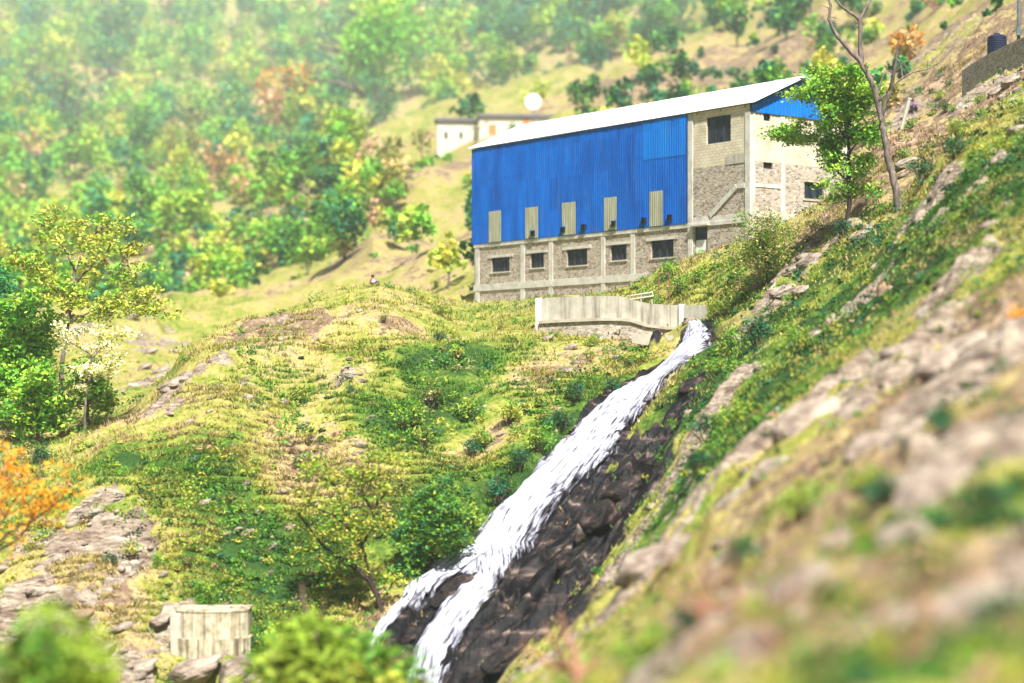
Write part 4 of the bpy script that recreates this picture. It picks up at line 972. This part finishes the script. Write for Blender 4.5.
for b in [
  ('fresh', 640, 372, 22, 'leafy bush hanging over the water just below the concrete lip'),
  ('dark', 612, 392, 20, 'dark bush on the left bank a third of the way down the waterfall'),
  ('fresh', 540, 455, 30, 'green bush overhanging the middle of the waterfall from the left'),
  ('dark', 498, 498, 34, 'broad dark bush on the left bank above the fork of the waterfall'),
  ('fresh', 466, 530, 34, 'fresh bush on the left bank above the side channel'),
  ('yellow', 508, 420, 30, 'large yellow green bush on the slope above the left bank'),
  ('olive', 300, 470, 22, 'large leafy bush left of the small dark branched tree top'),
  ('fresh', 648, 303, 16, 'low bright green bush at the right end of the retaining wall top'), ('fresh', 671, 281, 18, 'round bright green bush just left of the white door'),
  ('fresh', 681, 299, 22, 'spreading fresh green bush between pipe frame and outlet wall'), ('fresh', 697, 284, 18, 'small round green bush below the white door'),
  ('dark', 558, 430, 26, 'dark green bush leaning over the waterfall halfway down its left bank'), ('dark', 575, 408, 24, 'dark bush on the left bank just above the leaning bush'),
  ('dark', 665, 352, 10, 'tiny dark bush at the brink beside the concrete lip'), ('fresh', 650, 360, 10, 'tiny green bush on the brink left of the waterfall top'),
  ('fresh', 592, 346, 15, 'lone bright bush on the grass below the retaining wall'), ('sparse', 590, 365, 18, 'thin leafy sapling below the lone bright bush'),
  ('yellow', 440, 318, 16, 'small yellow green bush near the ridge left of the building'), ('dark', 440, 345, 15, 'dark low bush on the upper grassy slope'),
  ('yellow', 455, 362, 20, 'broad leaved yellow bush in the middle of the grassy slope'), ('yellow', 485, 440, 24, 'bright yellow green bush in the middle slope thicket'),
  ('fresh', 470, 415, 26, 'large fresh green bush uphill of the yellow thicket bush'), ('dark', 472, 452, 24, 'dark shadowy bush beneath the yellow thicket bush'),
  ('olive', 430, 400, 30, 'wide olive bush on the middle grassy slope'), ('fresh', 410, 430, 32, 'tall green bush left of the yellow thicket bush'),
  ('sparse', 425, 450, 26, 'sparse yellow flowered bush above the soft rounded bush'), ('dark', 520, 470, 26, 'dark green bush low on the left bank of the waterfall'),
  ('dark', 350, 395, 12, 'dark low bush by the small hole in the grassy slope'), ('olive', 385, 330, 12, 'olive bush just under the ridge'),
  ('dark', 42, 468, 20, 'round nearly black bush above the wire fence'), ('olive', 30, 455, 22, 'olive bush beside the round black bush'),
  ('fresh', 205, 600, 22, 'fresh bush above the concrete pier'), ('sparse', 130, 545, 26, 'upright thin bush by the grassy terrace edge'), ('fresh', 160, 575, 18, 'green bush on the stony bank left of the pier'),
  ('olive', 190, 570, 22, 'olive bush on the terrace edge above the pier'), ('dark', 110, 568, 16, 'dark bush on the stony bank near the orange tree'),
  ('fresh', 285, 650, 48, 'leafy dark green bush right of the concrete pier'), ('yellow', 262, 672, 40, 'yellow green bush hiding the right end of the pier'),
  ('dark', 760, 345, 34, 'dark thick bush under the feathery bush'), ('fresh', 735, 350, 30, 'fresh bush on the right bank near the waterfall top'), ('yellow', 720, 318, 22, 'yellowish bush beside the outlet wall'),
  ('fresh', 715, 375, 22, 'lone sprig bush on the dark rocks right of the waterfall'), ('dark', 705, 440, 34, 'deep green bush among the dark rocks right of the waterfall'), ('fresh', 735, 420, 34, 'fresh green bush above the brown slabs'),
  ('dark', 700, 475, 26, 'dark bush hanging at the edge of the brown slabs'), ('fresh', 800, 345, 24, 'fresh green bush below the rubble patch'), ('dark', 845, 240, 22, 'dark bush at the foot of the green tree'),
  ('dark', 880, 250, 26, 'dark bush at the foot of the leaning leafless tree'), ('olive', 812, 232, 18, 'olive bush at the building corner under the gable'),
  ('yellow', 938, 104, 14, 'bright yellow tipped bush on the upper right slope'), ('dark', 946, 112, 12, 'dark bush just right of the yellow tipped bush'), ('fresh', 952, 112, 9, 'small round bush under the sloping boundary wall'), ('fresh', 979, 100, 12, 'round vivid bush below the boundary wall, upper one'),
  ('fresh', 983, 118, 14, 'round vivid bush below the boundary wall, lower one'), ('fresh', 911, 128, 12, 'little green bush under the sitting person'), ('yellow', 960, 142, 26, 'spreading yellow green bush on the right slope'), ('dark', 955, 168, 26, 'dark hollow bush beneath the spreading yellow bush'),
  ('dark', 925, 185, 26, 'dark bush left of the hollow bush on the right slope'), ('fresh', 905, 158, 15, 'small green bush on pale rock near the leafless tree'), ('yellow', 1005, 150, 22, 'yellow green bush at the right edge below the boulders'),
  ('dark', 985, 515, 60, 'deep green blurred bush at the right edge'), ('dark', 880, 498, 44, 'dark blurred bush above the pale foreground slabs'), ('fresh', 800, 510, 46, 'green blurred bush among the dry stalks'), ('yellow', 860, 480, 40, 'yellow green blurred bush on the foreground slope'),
  ('fresh', 640, 668, 60, 'green blurred bush at the bottom beside the dark rocks'), ('yellow', 770, 640, 54, 'yellowish blurred bush at the bottom of the right slope'), ('dark', 1000, 640, 60, 'dark hollow bush in the bottom right corner'), ('dark', 830, 610, 50, 'dark blurred bush in the middle of the near right slope'), ('dark', 745, 560, 44, 'dark blurred bush behind the pale pinkish stalks'), ('olive', 930, 590, 60, 'olive blurred bush near the bottom right'), ('dark', 690, 640, 46, 'dark blurred bush at the root of the pale pinkish stalks'), ('dark', 940, 430, 40, 'dark blurred bush between the pale slabs at right'), ('rust', 1018, 318, 30, 'small orange red leaved bush at the right edge')]:  # dark bushes on this near slope stand in for shaded hollows
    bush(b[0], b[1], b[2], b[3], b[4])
bush('near', 25, 585, 0, 'blurred yellow green bush in the bottom left corner', Y=34, wid=.95)
bush('near', 350, 598, 0, 'blurred bright leaved bush at the bottom in front of the small tree', Y=50, wid=1.25)
bush('near', 285, 606, 0, 'blurred olive leaved bush at the bottom between the pier and the bright leaved bush', Y=56, wid=1.1)
bush('near', 398, 628, 0, 'blurred yellow leaved bush at the foot of the waterfall', Y=54, wid=1.1)
for px_, py_, tp, seed, lab in ((700,640,[(672,560),(700,545),(730,560),(660,590),(745,590)],1,'dry leafless shrub with pale pinkish stalks on the foreground slope'), (780,650,[(755,560),(790,545),(815,580),(740,600)],2,'dry leafless shrub right of the pale pinkish stalks'),
                               (575,690,[(545,625),(560,610),(520,640),(600,640)],3,'dry brown curved stalks over the dark rocks at the bottom'), (900,690,[(870,600),(905,580),(935,610)],4,'dry leafless shrub at the bottom right')):
    px_tree('dry_shrub', lab, 'shrub', (px_, py_), [(None, [(px_, py_), (px_ + 2, py_ - 25)], 3., 2.)] + [(0, [(px_ + 2, py_ - 22), ((px_ + a) / 2 + 6, (py_ + b) / 2), (a, b)], 1.8, .6) for a, b in tp], M['pale_twig'], None, 70 + seed, .4, 2, .35, rad_scale=2.4)

# ------------------------------------------------------------------ boulders
def rock_mesh(seed, flat=.5, elong=1.5):
    rng = np.random.default_rng(seed); bm = bmesh.new(); bmesh.ops.create_icosphere(bm, subdivisions=4, radius=.5)
    pl = [(Vector(d).normalized(), rng.uniform(.26, .46)) for d in rng.normal(size=(11, 3))]
    co = np.array([v.co[:] for v in bm.verts])
    for v in bm.verts:
        p = v.co.copy()
        for n_, d in pl:
            e = p.dot(n_) - d
            if e > 0: p -= n_ * e * .92
        v.co = p
    co = np.array([v.co[:] for v in bm.verts]); nz = (fbm(co[:, 0] * 6 + co[:, 2] * 4 + seed, co[:, 1] * 6 - co[:, 2] * 3, 4, seed) - .5) * .10 + (fbm(co[:, 0] * 2 + seed, co[:, 2] * 13 + co[:, 1], 2, seed + 3) - .5) * .07
    for v, k in zip(bm.verts, nz): v.co *= 1 + float(k) * 1.6; v.co.x *= elong; v.co.z *= flat * 1.25
    me = bpy.data.meshes.new('boulder'); bm.to_mesh(me); bm.free(); return me
RM = [rock_mesh(s, f, e) for s, f, e in ((1,.5,1.5),(2,.6,1.3),(3,.4,1.8),(4,.7,1.15),(5,.45,1.6),(6,.55,1.4))]
RMW = [m.copy() for m in RM]; RMB = [m.copy() for m in RM]
for m in RM: m.materials.append(M['rock_dry'])
for m in RMW: m.materials.append(M['rock_wet_shade'])
for m in RMB: m.materials.append(M['rock_brown'])
def boulder(px, py, wpx, label, group=None, wet=0, rz=None, tilt=None, sink=.06):
    c = pix1(px, py); k = c[1] / F; s = wpx * k / 1.05; me = (RM, RMW, RMB)[wet][random.randrange(6)]
    o = bpy.data.objects.new('boulder', me); COL.objects.link(o); z = gz(c[0], c[1])
    o.location = (c[0], c[1], z + s * (.22 - sink)); o.scale = (s, s, s)
    o.rotation_euler = (random.uniform(-.2, .2), -.35 if tilt is None else tilt, random.uniform(-.3, .6) if rz is None else rz)
    return tag(o, label, 'boulder', group)
for b in [(811,268,28,'large pale slab boulder in the rubble below the green tree'),(782,300,26,'pale flat boulder at the lower left of the rubble patch'),(800,303,18,'whitish boulder right of the pale flat one in the rubble'),(790,280,18,'grey tilted boulder on the left of the rubble patch'),
          (772,262,14,'upper left grey boulder of the rubble patch under the feathery bush'),(858,241,16,'pale pointed boulder under the green tree'),(868,293,20,'long pale boulder right of the rubble patch'),(884,297,18,'brownish pale boulder touching the long pale one'),(806,314,8,'small white stone below the rubble patch'),
          (905,162,20,'pale slab right of the leafless tree'),(938,155,14,'pale tilted slab above the dark hollow bush'),(996,94,14,'upper pale boulder in the pile under the boundary wall'),(1010,86,18,'largest pale boulder in the pile under the boundary wall'),(1004,98,14,'round pale boulder at the foot of the wall pile'),(1020,92,16,'pale boulder of the wall pile cut by the right edge'),
          (1015,130,18,'pale boulder at the right edge below the wall pile'),(172,388,24,'biggest pale boulder in the gully at left'),(160,376,16,'pale boulder above the biggest gully boulder'),(186,376,14,'pale boulder at the right side of the gully'),(150,362,13,'pale boulder high in the gully'),(175,362,12,'small pale boulder high in the gully'),
          (132,345,14,'pale boulder at the top of the gully beside the umbrella tree'),(145,372,12,'grey boulder on the left side of the gully'),(165,402,10,'small boulder at the foot of the gully'),(112,402,10,'pale boulder under the short green tree'),
          (92,515,20,'pale boulder at the edge of the grassy terrace'),(104,520,18,'grey boulder beside the terrace edge boulder'),(272,548,10,'white stone on the grassy terrace'),(236,530,11,'flat stone on the grassy path'),(247,536,12,'dark edged flat stone on the grassy path'),
          (100,660,34,'long pale slab left of the pier at the bottom'),(140,668,36,'broad pale slab at the bottom left'),(196,682,50,'pale slab leaning against the pier foot'),(236,684,44,'second pale slab against the pier foot'),(80,620,22,'reddish pale boulder on the stony bank'),(120,628,18,'pale boulder on the stony bank left of the pier'),(160,628,20,'pale boulder just left of the pier'),
          (565,378,14,'pale slab on the grass below the retaining wall'),(570,352,12,'white stone under the stone footing'),(548,340,12,'pale stone at the left foot of the stone footing'),(615,362,8,'small round white stone near the brink'),(346,386,11,'dark edged stone at the hole in the grassy slope')]:
    boulder(b[0], b[1], b[2], b[3], wet=2 if 'reddish' in b[3] or 'brownish' in b[3] else 0)
for b in [(455,592,30,'black wet boulder splitting the lower waterfall'),(442,602,24,'wet black boulder left of the splitting boulder'),(470,583,16,'small wet rock at the upper end of the split'),(620,505,44,'long wet slab, black for the shaded overhang, right of the waterfall'),(600,535,46,'large wet rock face, black for the shaded cavity, at the middle of the waterfall'),
          (575,560,38,'dark wet boulder below the black rock face'),(540,622,44,'dark wet boulder right of the lower waterfall'),(500,660,40,'wet boulder, black for a shaded cavity, at the bottom right of the waterfall'),(655,462,40,'wet brown slab right of the waterfall middle'),(690,385,26,'wet brown slab near the waterfall top'),
          (645,440,30,'dark slab at the right edge of the falling water'),(430,628,18,'dark wet stone between the two lower channels'),(405,640,16,'small dark wet stone at the left lower channel')]:
    boulder(*b, wet=1, rz=random.uniform(.3, .7), tilt=-.5, sink=.12)  # blackest boulders stand in for shaded cavities in the wet rock
for b in [(805,430,70,'long pale sunlit slab on the right slope'),(865,400,60,'second pale slab uphill of the long sunlit slab'),(930,372,50,'pale blurred slab high on the right slope'),(745,490,50,'pale slab below the long sunlit slab'),(640,585,60,'broad pale slab beside the dark rocks at the bottom'),(680,560,46,'pale slab above the broad one at the bottom'),
          (905,545,60,'blurred pale slab on the near right slope'),(960,600,70,'blurred pale boulder in the bottom right corner area'),(750,660,60,'blurred pale rock at the bottom centre right'),(880,640,60,'blurred grey rock right of the bottom pale rock'),(830,530,40,'blurred pale rock under the green blurred bush'),(935,480,70,'blurred pale slab below the deep green right edge bush'),(1000,640,70,'blurred pale rock cut by the bottom right corner'),(800,590,60,'blurred pale slab in the middle of the near right slope'),(700,600,50,'pale slab behind the pale pinkish stalks'),(960,345,50,'pale slab left of the small orange red bush'),(870,440,60,'pale slab below the second uphill slab'),(770,470,44,'pale slab between the long sunlit slab and the bush on its edge')]:
    boulder(*b, rz=.5, tilt=-.45, sink=.22)

# loose small rubble nobody could count
def rubble():
    rng = np.random.default_rng(77); bm = bmesh.new(); bmesh.ops.create_icosphere(bm, subdivisions=1, radius=.5); co = np.array([v.co[:] for v in bm.verts]); fc = np.array([[v.index for v in f.verts] for f in bm.faces]); bm.free()
    px = rng.uniform(-20, 1050, 26000); py = rng.uniform(20, 700, 26000); P = pix(px, py); R = zone('rock', P[:, 0], P[:, 1]); W = zone('wet', P[:, 0], P[:, 1]); ch = chan(P[:, 0], P[:, 1]); s, t = bl(P[:, 0], P[:, 1])
    ok = (P[:, 1] < 180) & (P[:, 1] > 17) & (ch > 1.3) & (rng.random(len(P)) < np.clip(R * .22 + .022, 0, 1)) & (W < .5) & (np.hypot(P[:, 0] - PI_.location.x, P[:, 1] - PI_.location.y - .6) > 3.2) & ~((s > -1) & (t > -1) & (s < 11) & (t < 32))
    P = P[ok]; P[:, 2] = ground(P[:, 0], P[:, 1]); n = len(P); sz = np.clip(rng.lognormal(-1.35, .5, n), .08, .8) * np.clip(P[:, 1] / 90, .35, 1.1)
    V = co[None] * (1 + rng.uniform(-.28, .28, (n, len(co), 1))) * (sz[:, None] * np.array([1.5, 1.1, .7]) * rng.uniform(.7, 1.3, (n, 3)))[:, None]
    a = rng.uniform(0, 6.28, n); c, s_ = np.cos(a)[:, None], np.sin(a)[:, None]; X = V[..., 0] * c - V[..., 1] * s_; Yv = V[..., 0] * s_ + V[..., 1] * c; Z = V[..., 2] + X * .25
    V = np.stack([X, Yv, Z], -1) + P[:, None]
    Fc = (fc[None] + (np.arange(n) * len(co))[:, None, None]).reshape(-1, 3)
    tag(link('rubble', np_mesh('rubble', V.reshape(-1, 3), Fc, 3), M['rock_dry']), 'loose pale stones scattered over the slopes', 'rubble', kind='stuff')
rubble()

# ------------------------------------------------------------------ grass and undergrowth
def excl(P, m=1.15, r=.9):
    pe = np.ones(len(P), bool)
    for cx, cy, _ in CALM[3:]: pe &= np.hypot(P[:, 0] - cx, (P[:, 1] - cy + 1.2) * .5) > r
    s, t = bl(P[:, 0], P[:, 1]); return pe & (chan(P[:, 0], P[:, 1]) > m) & ~((s > -1.2) & (t > -1) & (s < 11) & (t < 32))
def grass():
    rng = np.random.default_rng(91); n = 190000
    px = rng.uniform(-60, 1084, n); py = rng.uniform(30, 720, n); P = pix(px, py); x, y = P[:, 0], P[:, 1]
    R = zone('rock', x, y); W = zone('wet', x, y); Lz = zone('lush', x, y); D = zone('dry', x, y); nz = fbm(x / 2.2, y / 2.2, 3, 111); n2 = fbm(x / 7, y / 7, 3, 115)
    ok = (y < 200) & (y > 16) & excl(P) & (rng.random(n) < np.clip(1.05 - R * 1.1 - W * 1.4, 0.02, 1) * sstep(.36, .56, nz + rng.uniform(-.08, .08, n)))
    P, Lz, D, nz, n2, R = P[ok], Lz[ok], D[ok], nz[ok], n2[ok], R[ok]; n = len(P); P[:, 2] = ground(P[:, 0], P[:, 1]) - .03
    near = np.clip(P[:, 1] / 90, .28, 1.2)
    t = n2 + (D - Lz * 1.5) * .15 + rng.uniform(-.14, .14, n)
    cols = np.array([C_['fresh'], C_['lime'], C_['yell'], (.33,.30,.055), (.40,.32,.09), (.45,.34,.16), (.30,.20,.12)]); q = np.clip((t - .30) / .42 * 6, 0, 5.999); i = q.astype(int); f = (q - i)[:, None]
    tint = (cols[i] * (1 - f) + cols[i + 1] * f) * (1 + rng.uniform(-.18, .18, (n, 1)))
    B_ = 5; C = np.repeat(P, B_, 0); T = np.repeat(tint, B_, 0); nr = np.repeat(near, B_)
    m = len(C); off = rng.normal(size=(m, 2)) * .13 * nr[:, None]; C[:, :2] += off; C[:, 2] = C[:, 2]
    h = rng.uniform(.08, .27, m) * nr * np.repeat(rng.uniform(.6, 1.4, n), B_); a = rng.uniform(0, 6.28, m); le = rng.uniform(.3, 1.5, m) * h; w = .023 * nr * rng.uniform(.7, 1.6, m)
    dx, dy = np.cos(a), np.sin(a)
    V = np.stack([np.stack([C[:, 0] - dy * w, C[:, 1] + dx * w, C[:, 2]], -1), np.stack([C[:, 0] + dy * w, C[:, 1] - dx * w, C[:, 2]], -1), np.stack([C[:, 0] + dx * le, C[:, 1] + dy * le, C[:, 2] + h], -1)], 1)
    tag(link('grass', np_mesh('grass', V.reshape(-1, 3), np.arange(3 * m).reshape(-1, 3), 3, np.repeat(T, 3, 0)), M['grass']), 'yellow green and dry grass covering the slopes', 'grass', kind='stuff')
grass()

def undergrowth():
    rng = np.random.default_rng(95); n = 17000
    px = rng.uniform(-60, 1084, n); py = rng.uniform(60, 720, n); P = pix(px, py); x, y = P[:, 0], P[:, 1]
    R = zone('rock', x, y); W = zone('wet', x, y); Lz = zone('lush', x, y); D = zone('dry', x, y); nz = fbm(x / 4, y / 4, 3, 131)
    mid = (P[:, 0] < 6) & (y > 80)
    dens = np.clip(np.where(mid, .05, .42) + Lz * .6 + sstep(.5, .68, nz) * np.where(mid, .35, .5) - D * .2, 0, 1) * np.clip(1 - R * .8 - W * 1.1, .04, 1)
    ok = (y < 190) & (y > 17) & excl(P, 1.6) & (rng.random(n) < dens * .7)
    s2, t2 = bl(x, y); ok &= ~((s2 > -10) & (s2 < 1) & (t2 > 5) & (t2 < 33))
    ok &= (y > 55) | (rng.random(n) < .5)
    P, Lz, D = P[ok], Lz[ok], D[ok]; n = len(P); P[:, 2] = ground(P[:, 0], P[:, 1])
    near = np.clip(P[:, 1] / 90, .62, 1.15); r = rng.lognormal(-1.05, .42, n) * near
    names = ['fresh', 'mid', 'deep', 'lime', 'olive', 'yell', 'teal', 'pinkb']; pr = np.array([.17, .17, .22, .15, .09, .13, .03, .04]); kind = np.where((P[:, 0] > 6) & (P[:, 1] < 112) & (rng.random(n) < .58), rng.choice([1, 2, 2, 2, 6], n), rng.choice(len(names), n, p=pr)); cc = 1.4 * np.array([C_[k] for k in names])[kind] * (1 + rng.uniform(-.2, .2, (n, 1)))  # extra deep greens: dark plants, and shade of hollows put into leaf colour
    per = 44; C = np.repeat(P, per, 0); rr = np.repeat(r, per); d = rng.normal(size=(len(C), 3)); d /= np.linalg.norm(d, axis=1, keepdims=True); d[:, 2] = np.abs(d[:, 2])
    C = C + d * (rr * rng.uniform(.35, 1.15, len(C)))[:, None] * np.array([1.15, 1.15, .95]); T = np.repeat(cc, per, 0) * (1 + rng.uniform(-.16, .16, (len(C), 1)))
    V, T = leaves(rng, C, (.17 * np.repeat(near, per))[:, None], T)
    tag(link('undergrowth', leaf_mesh('undergrowth', V, T), M['leaf']), 'low mixed shrubs and weeds covering the slopes', 'undergrowth', kind='stuff')
undergrowth()

# ------------------------------------------------------------------ forest on the far slopes
def crown_pts(rng, n, r, h, lobes):
    d = rng.normal(size=(lobes, 3)); d /= np.linalg.norm(d, axis=1, keepdims=True); lc = d * np.array([r * .62, r * .62, h * .30]) * rng.uniform(.4, 1, (lobes, 1)); lc[:, 2] += h * .62
    lr = rng.uniform(.34, .55, lobes) * min(r, h * .5); k = rng.integers(0, lobes, n); e = rng.normal(size=(n, 3)); e /= np.linalg.norm(e, axis=1, keepdims=True)
    return lc[k] + e * (lr[k] * rng.uniform(.55, 1.1, n))[:, None], k
FAR_PAL = [(['fresh','lime'], .28), (['fresh','teal'], .24), (['lime','yell'], .18), (['pinkb','olive','olive'], .08), (['olive','fresh'], .14), (['mid','teal','deep'], .08)]
def forest():
    rng = np.random.default_rng(201); n = 9500
    px = rng.uniform(-120, 1010, n); py = rng.uniform(-60, 340, n); P = pix(px, py); x, y = P[:, 0], P[:, 1]
    nz = fbm(x / 26, y / 26, 3, 211)
    dens = .50 + .5 * sstep(.44, .58, nz)
    clear = lambda a, b, rx, ry: 1 - np.exp(-(((px - a) / rx) ** 2 + ((py - b) / ry) ** 2))
    for a, b, rx, ry in ((215,250,45,22),(430,205,60,26),(505,148,100,34),(505,172,100,40),(535,125,44,40),(378,150,62,44),(270,310,70,18),(820,70,90,16),(440,250,40,40),(400,275,60,14),(180,330,40,16),(930,60,70,60),(640,95,60,8)): dens = dens * clear(a, b, rx, ry)
    ok = (y > 165) & (y < 2400) & (rng.random(n) < dens * .85); s, t = bl(x, y); ok &= ~((s > -3) & (s < 14) & (t > -3) & (t < 36))
    P = P[ok]; n = len(P); P[:, 2] = ground(P[:, 0], P[:, 1])
    VV, TT, br = [], [], []
    for i in range(n):
        sc = np.clip(P[i, 1] / 360, .5, 4.2); small = rng.random() < (.52 if px[ok][i] < 680 else .85)
        r = (rng.uniform(1.2, 2.2) if small else rng.uniform(2.6, 4.6)) * sc; h = r * (rng.uniform(1.1, 1.6) if small else rng.uniform(1.8, 2.8))
        k = rng.choice(6, p=[p for _, p in FAR_PAL])
        if px[ok][i] > 470 and rng.random() < .6: k = 5  # darker leaf palette towards the right also paints in shadow patches
        nl = int((110 if small else 240))
        if k == 3: nl = int(nl * .6)
        C, lk = crown_pts(rng, nl, r, h, int(rng.integers(5, 11))); T = pal(rng, FAR_PAL[k][0], 12, .14)[lk % 12] * (1 + rng.uniform(-.12, .12, (nl, 1)))
        V, T = leaves(rng, C + P[i], .42 * r ** .75, T * 1.4, aspect=.7); VV.append(V); TT.append(T)
        if not small and rng.random() < .4: br.append(([P[i] + np.array([0, 0, -.5]), P[i] + np.array([rng.normal() * .3, 0, h * .4]), P[i] + np.array([rng.normal() * .6, 0, h * .75])], [.05 * r + .05, .04 * r + .04, .02 * r]))
    f = leaf_mesh('forest', np.concatenate(VV), np.concatenate(TT)); tag(link('forest', f, M['leaf']), 'mixed hazy forest covering the far slopes', 'forest', kind='stuff')
    tag(link('forest_trunks', wood('forest_trunks', br, 5), M['grey_bark']), 'slim trunks of the far hazy forest', 'forest', kind='stuff')
    print('forest trees', n)
forest()
def far_tree(px, pyb, pyt, wpx, names, label, seed, n=900, Y=None, cat='tree', name='broadleaf_tree', lobes=14, bare=False):
    rng = np.random.default_rng(seed); loc, k = root_at(px, pyb, .3); h = (pyb - pyt) * k; r = wpx * k / 2
    o = empty(name, loc, 0, label, cat); C, lk = crown_pts(rng, n, r, h, lobes); T = 1.25 * pal(rng, names, lobes, .16)[lk] * (1 + rng.uniform(-.15, .15, (n, 1)))
    V, T = leaves(rng, C, .26 * r ** .75, T, aspect=.6); link('crown', leaf_mesh('crown', V, T), M['leaf'], o)
    b, tips = grow(rng, (0, 0, -.5), (rng.normal() * .1, 0, 1), h * .55, .035 * h, 2, .55, .3, (3, 4), .1); link('trunk', wood('trunk', b, 6), M['grey_bark'], o)
    if 'very large' in label:
        for ch in o.children: ch.color = (1.35, 1.35, 1.1, 1)
    return o
for a in [(380,140,-8,104,['fresh','lime','fresh'],'very large bright green tree left of the hamlet',301,2800), (382,145,66,52,['deep','mid','teal'],'dark green tree directly below the very large tree',302,1100), (345,205,128,70,['lime','fresh','lime'],'rounded lime green tree below the large tree',303,1100),
          (505,108,62,52,['fresh','lime','mid'],'light green tree above the whitewashed houses',304,900), (480,112,86,40,['yell','olive'],'yellowish bush tree left of the satellite dish',305,500), (290,165,80,100,['rust','pinkb','olive'],'wide russet tree with bare limbs on the far slope',306,900),
          (215,210,130,75,['pinkb','rust','olive'],'russet tree above the pale clearing',307,700), (140,190,125,56,['teal','mid','fresh'],'blue green round tree on the far left slope',308,900), (75,160,70,60,['teal','mid'],'dark leaning tree on the far left slope',309,700),
          (180,296,262,38,['teal','mid'],'small blue green tree in the valley behind the gully',310,500), (305,235,165,44,['fresh','mid'],'green tree with slim tall trunk in the valley thicket',311,700), (345,285,215,70,['mid','teal','fresh'],'dark green thicket tree behind the grassy ridge',312,1100), (285,290,235,60,['fresh','mid','teal'],'green thicket tree left of the dark one behind the ridge',313,900),
          (250,300,255,50,['mid','fresh'],'low green thicket tree at the left end behind the ridge',314,700), (395,235,170,40,['yell','olive','straw'],'yellow bush tree on the terraces left of the building',315,500), (420,195,160,45,['deep','teal'],'dark bush tree below the terraces',316,600), (690,105,62,44,['lime','fresh'],'pale lime tree just above the white roof',317,700),
          (660,75,22,60,['teal','mid','fresh'],'blue green tree high above the white roof',318,900), (560,50,-10,80,['mid','teal'],'hazy green tree above the dish at the top',319,900), (905,70,30,56,['yell','rust','straw'],'yellow flowering bush tree behind the leafless tree',320,500), (890,110,78,44,['yell','olive','straw'],'yellow leaved bush tree low behind the leafless tree',321,450),
          (40,110,40,80,['lime','fresh'],'pale green tree in the haze at far left',322,800), (110,100,20,80,['mid','teal'],'hazy blue green tree in the upper left',323,900), (30,190,120,70,['yell','olive','pinkb'],'yellowish tree on the far left slope',324,700), (450,140,122,22,['fresh','mid'],'green bush in front of the farthest left house',325,300), (477,146,112,9,['deep','teal'],'slim dark tree between the two whitewashed houses',326,200), (513,141,122,16,['deep','mid'],'dark bush in front of the long whitewashed house',327,260)]:
    far_tree(*a)

# ------------------------------------------------------------------ air, sky, sun, camera
hz = MB().box(-1250, 1250, -12, 2560, -130, 640).build('haze', None); tag(hz, 'pale haze filling the valley', 'haze', kind='stuff')
m = bpy.data.materials.new('haze'); m.use_nodes = True; nt = m.node_tree; nt.nodes.remove(nt.nodes['Principled BSDF'])
pv = nt.nodes.new('ShaderNodeVolumePrincipled'); pv.inputs['Density'].default_value = HAZE; pv.inputs['Color'].default_value = (.84, .95, 1.0, 1); pv.inputs['Anisotropy'].default_value = .2
L(nt, pv.outputs[0], nt.nodes['Material Output'].inputs['Volume']); hz.data.materials.append(m)

SUN_DIR = Vector((.14, -.55, .82)).normalized()
el = math.asin(SUN_DIR.z); az = math.atan2(SUN_DIR.x, SUN_DIR.y)
w = bpy.data.worlds.new('World'); SC.world = w; w.use_nodes = True; nt = w.node_tree
sky = nt.nodes.new('ShaderNodeTexSky'); sky.sky_type = 'NISHITA'; sky.sun_disc = False; sky.sun_elevation = el; sky.sun_rotation = az; sky.dust_density = 2.0
bg = nt.nodes['Background']; bg.inputs['Strength'].default_value = SKY; L(nt, sky.outputs[0], bg.inputs['Color'])
sl = bpy.data.lights.new('sun', 'SUN'); sl.energy = SUN; sl.angle = math.radians(1.5); sl.color = (1, .97, .92)
so = bpy.data.objects.new('sun', sl); COL.objects.link(so); so.rotation_euler = (-SUN_DIR).to_track_quat('-Z', 'Y').to_euler(); so.location = (0, 0, 300)

cam = bpy.data.cameras.new('camera'); co = bpy.data.objects.new('camera', cam); COL.objects.link(co); SC.camera = co
co.location = (0, 0, 0); co.rotation_euler = (math.pi / 2, 0, 0)
cam.sensor_width = 36; cam.lens = F / 1024 * 36; cam.shift_y = (HY - 341.5) / 1024; cam.clip_start = .5; cam.clip_end = 6000
cam.dof.use_dof = True; cam.dof.focus_distance = 116; cam.dof.aperture_fstop = cam.lens / 1000 / APERTURE; cam.dof.aperture_blades = 0
SC.view_settings.view_transform = 'Standard'; SC.view_settings.look = 'None'; SC.view_settings.gamma = 1; SC.view_settings.use_curve_mapping = False; SC.view_settings.exposure = EXPOSURE
SC.render.engine = 'CYCLES'; SC.cycles.use_denoising = True; SC.cycles.max_bounces = 5; SC.cycles.diffuse_bounces = 3; SC.cycles.glossy_bounces = 2; SC.cycles.transmission_bounces = 3; SC.cycles.volume_bounces = 1; SC.cycles.transparent_max_bounces = 4
SC.cycles.use_adaptive_sampling = True; SC.cycles.adaptive_threshold = .02
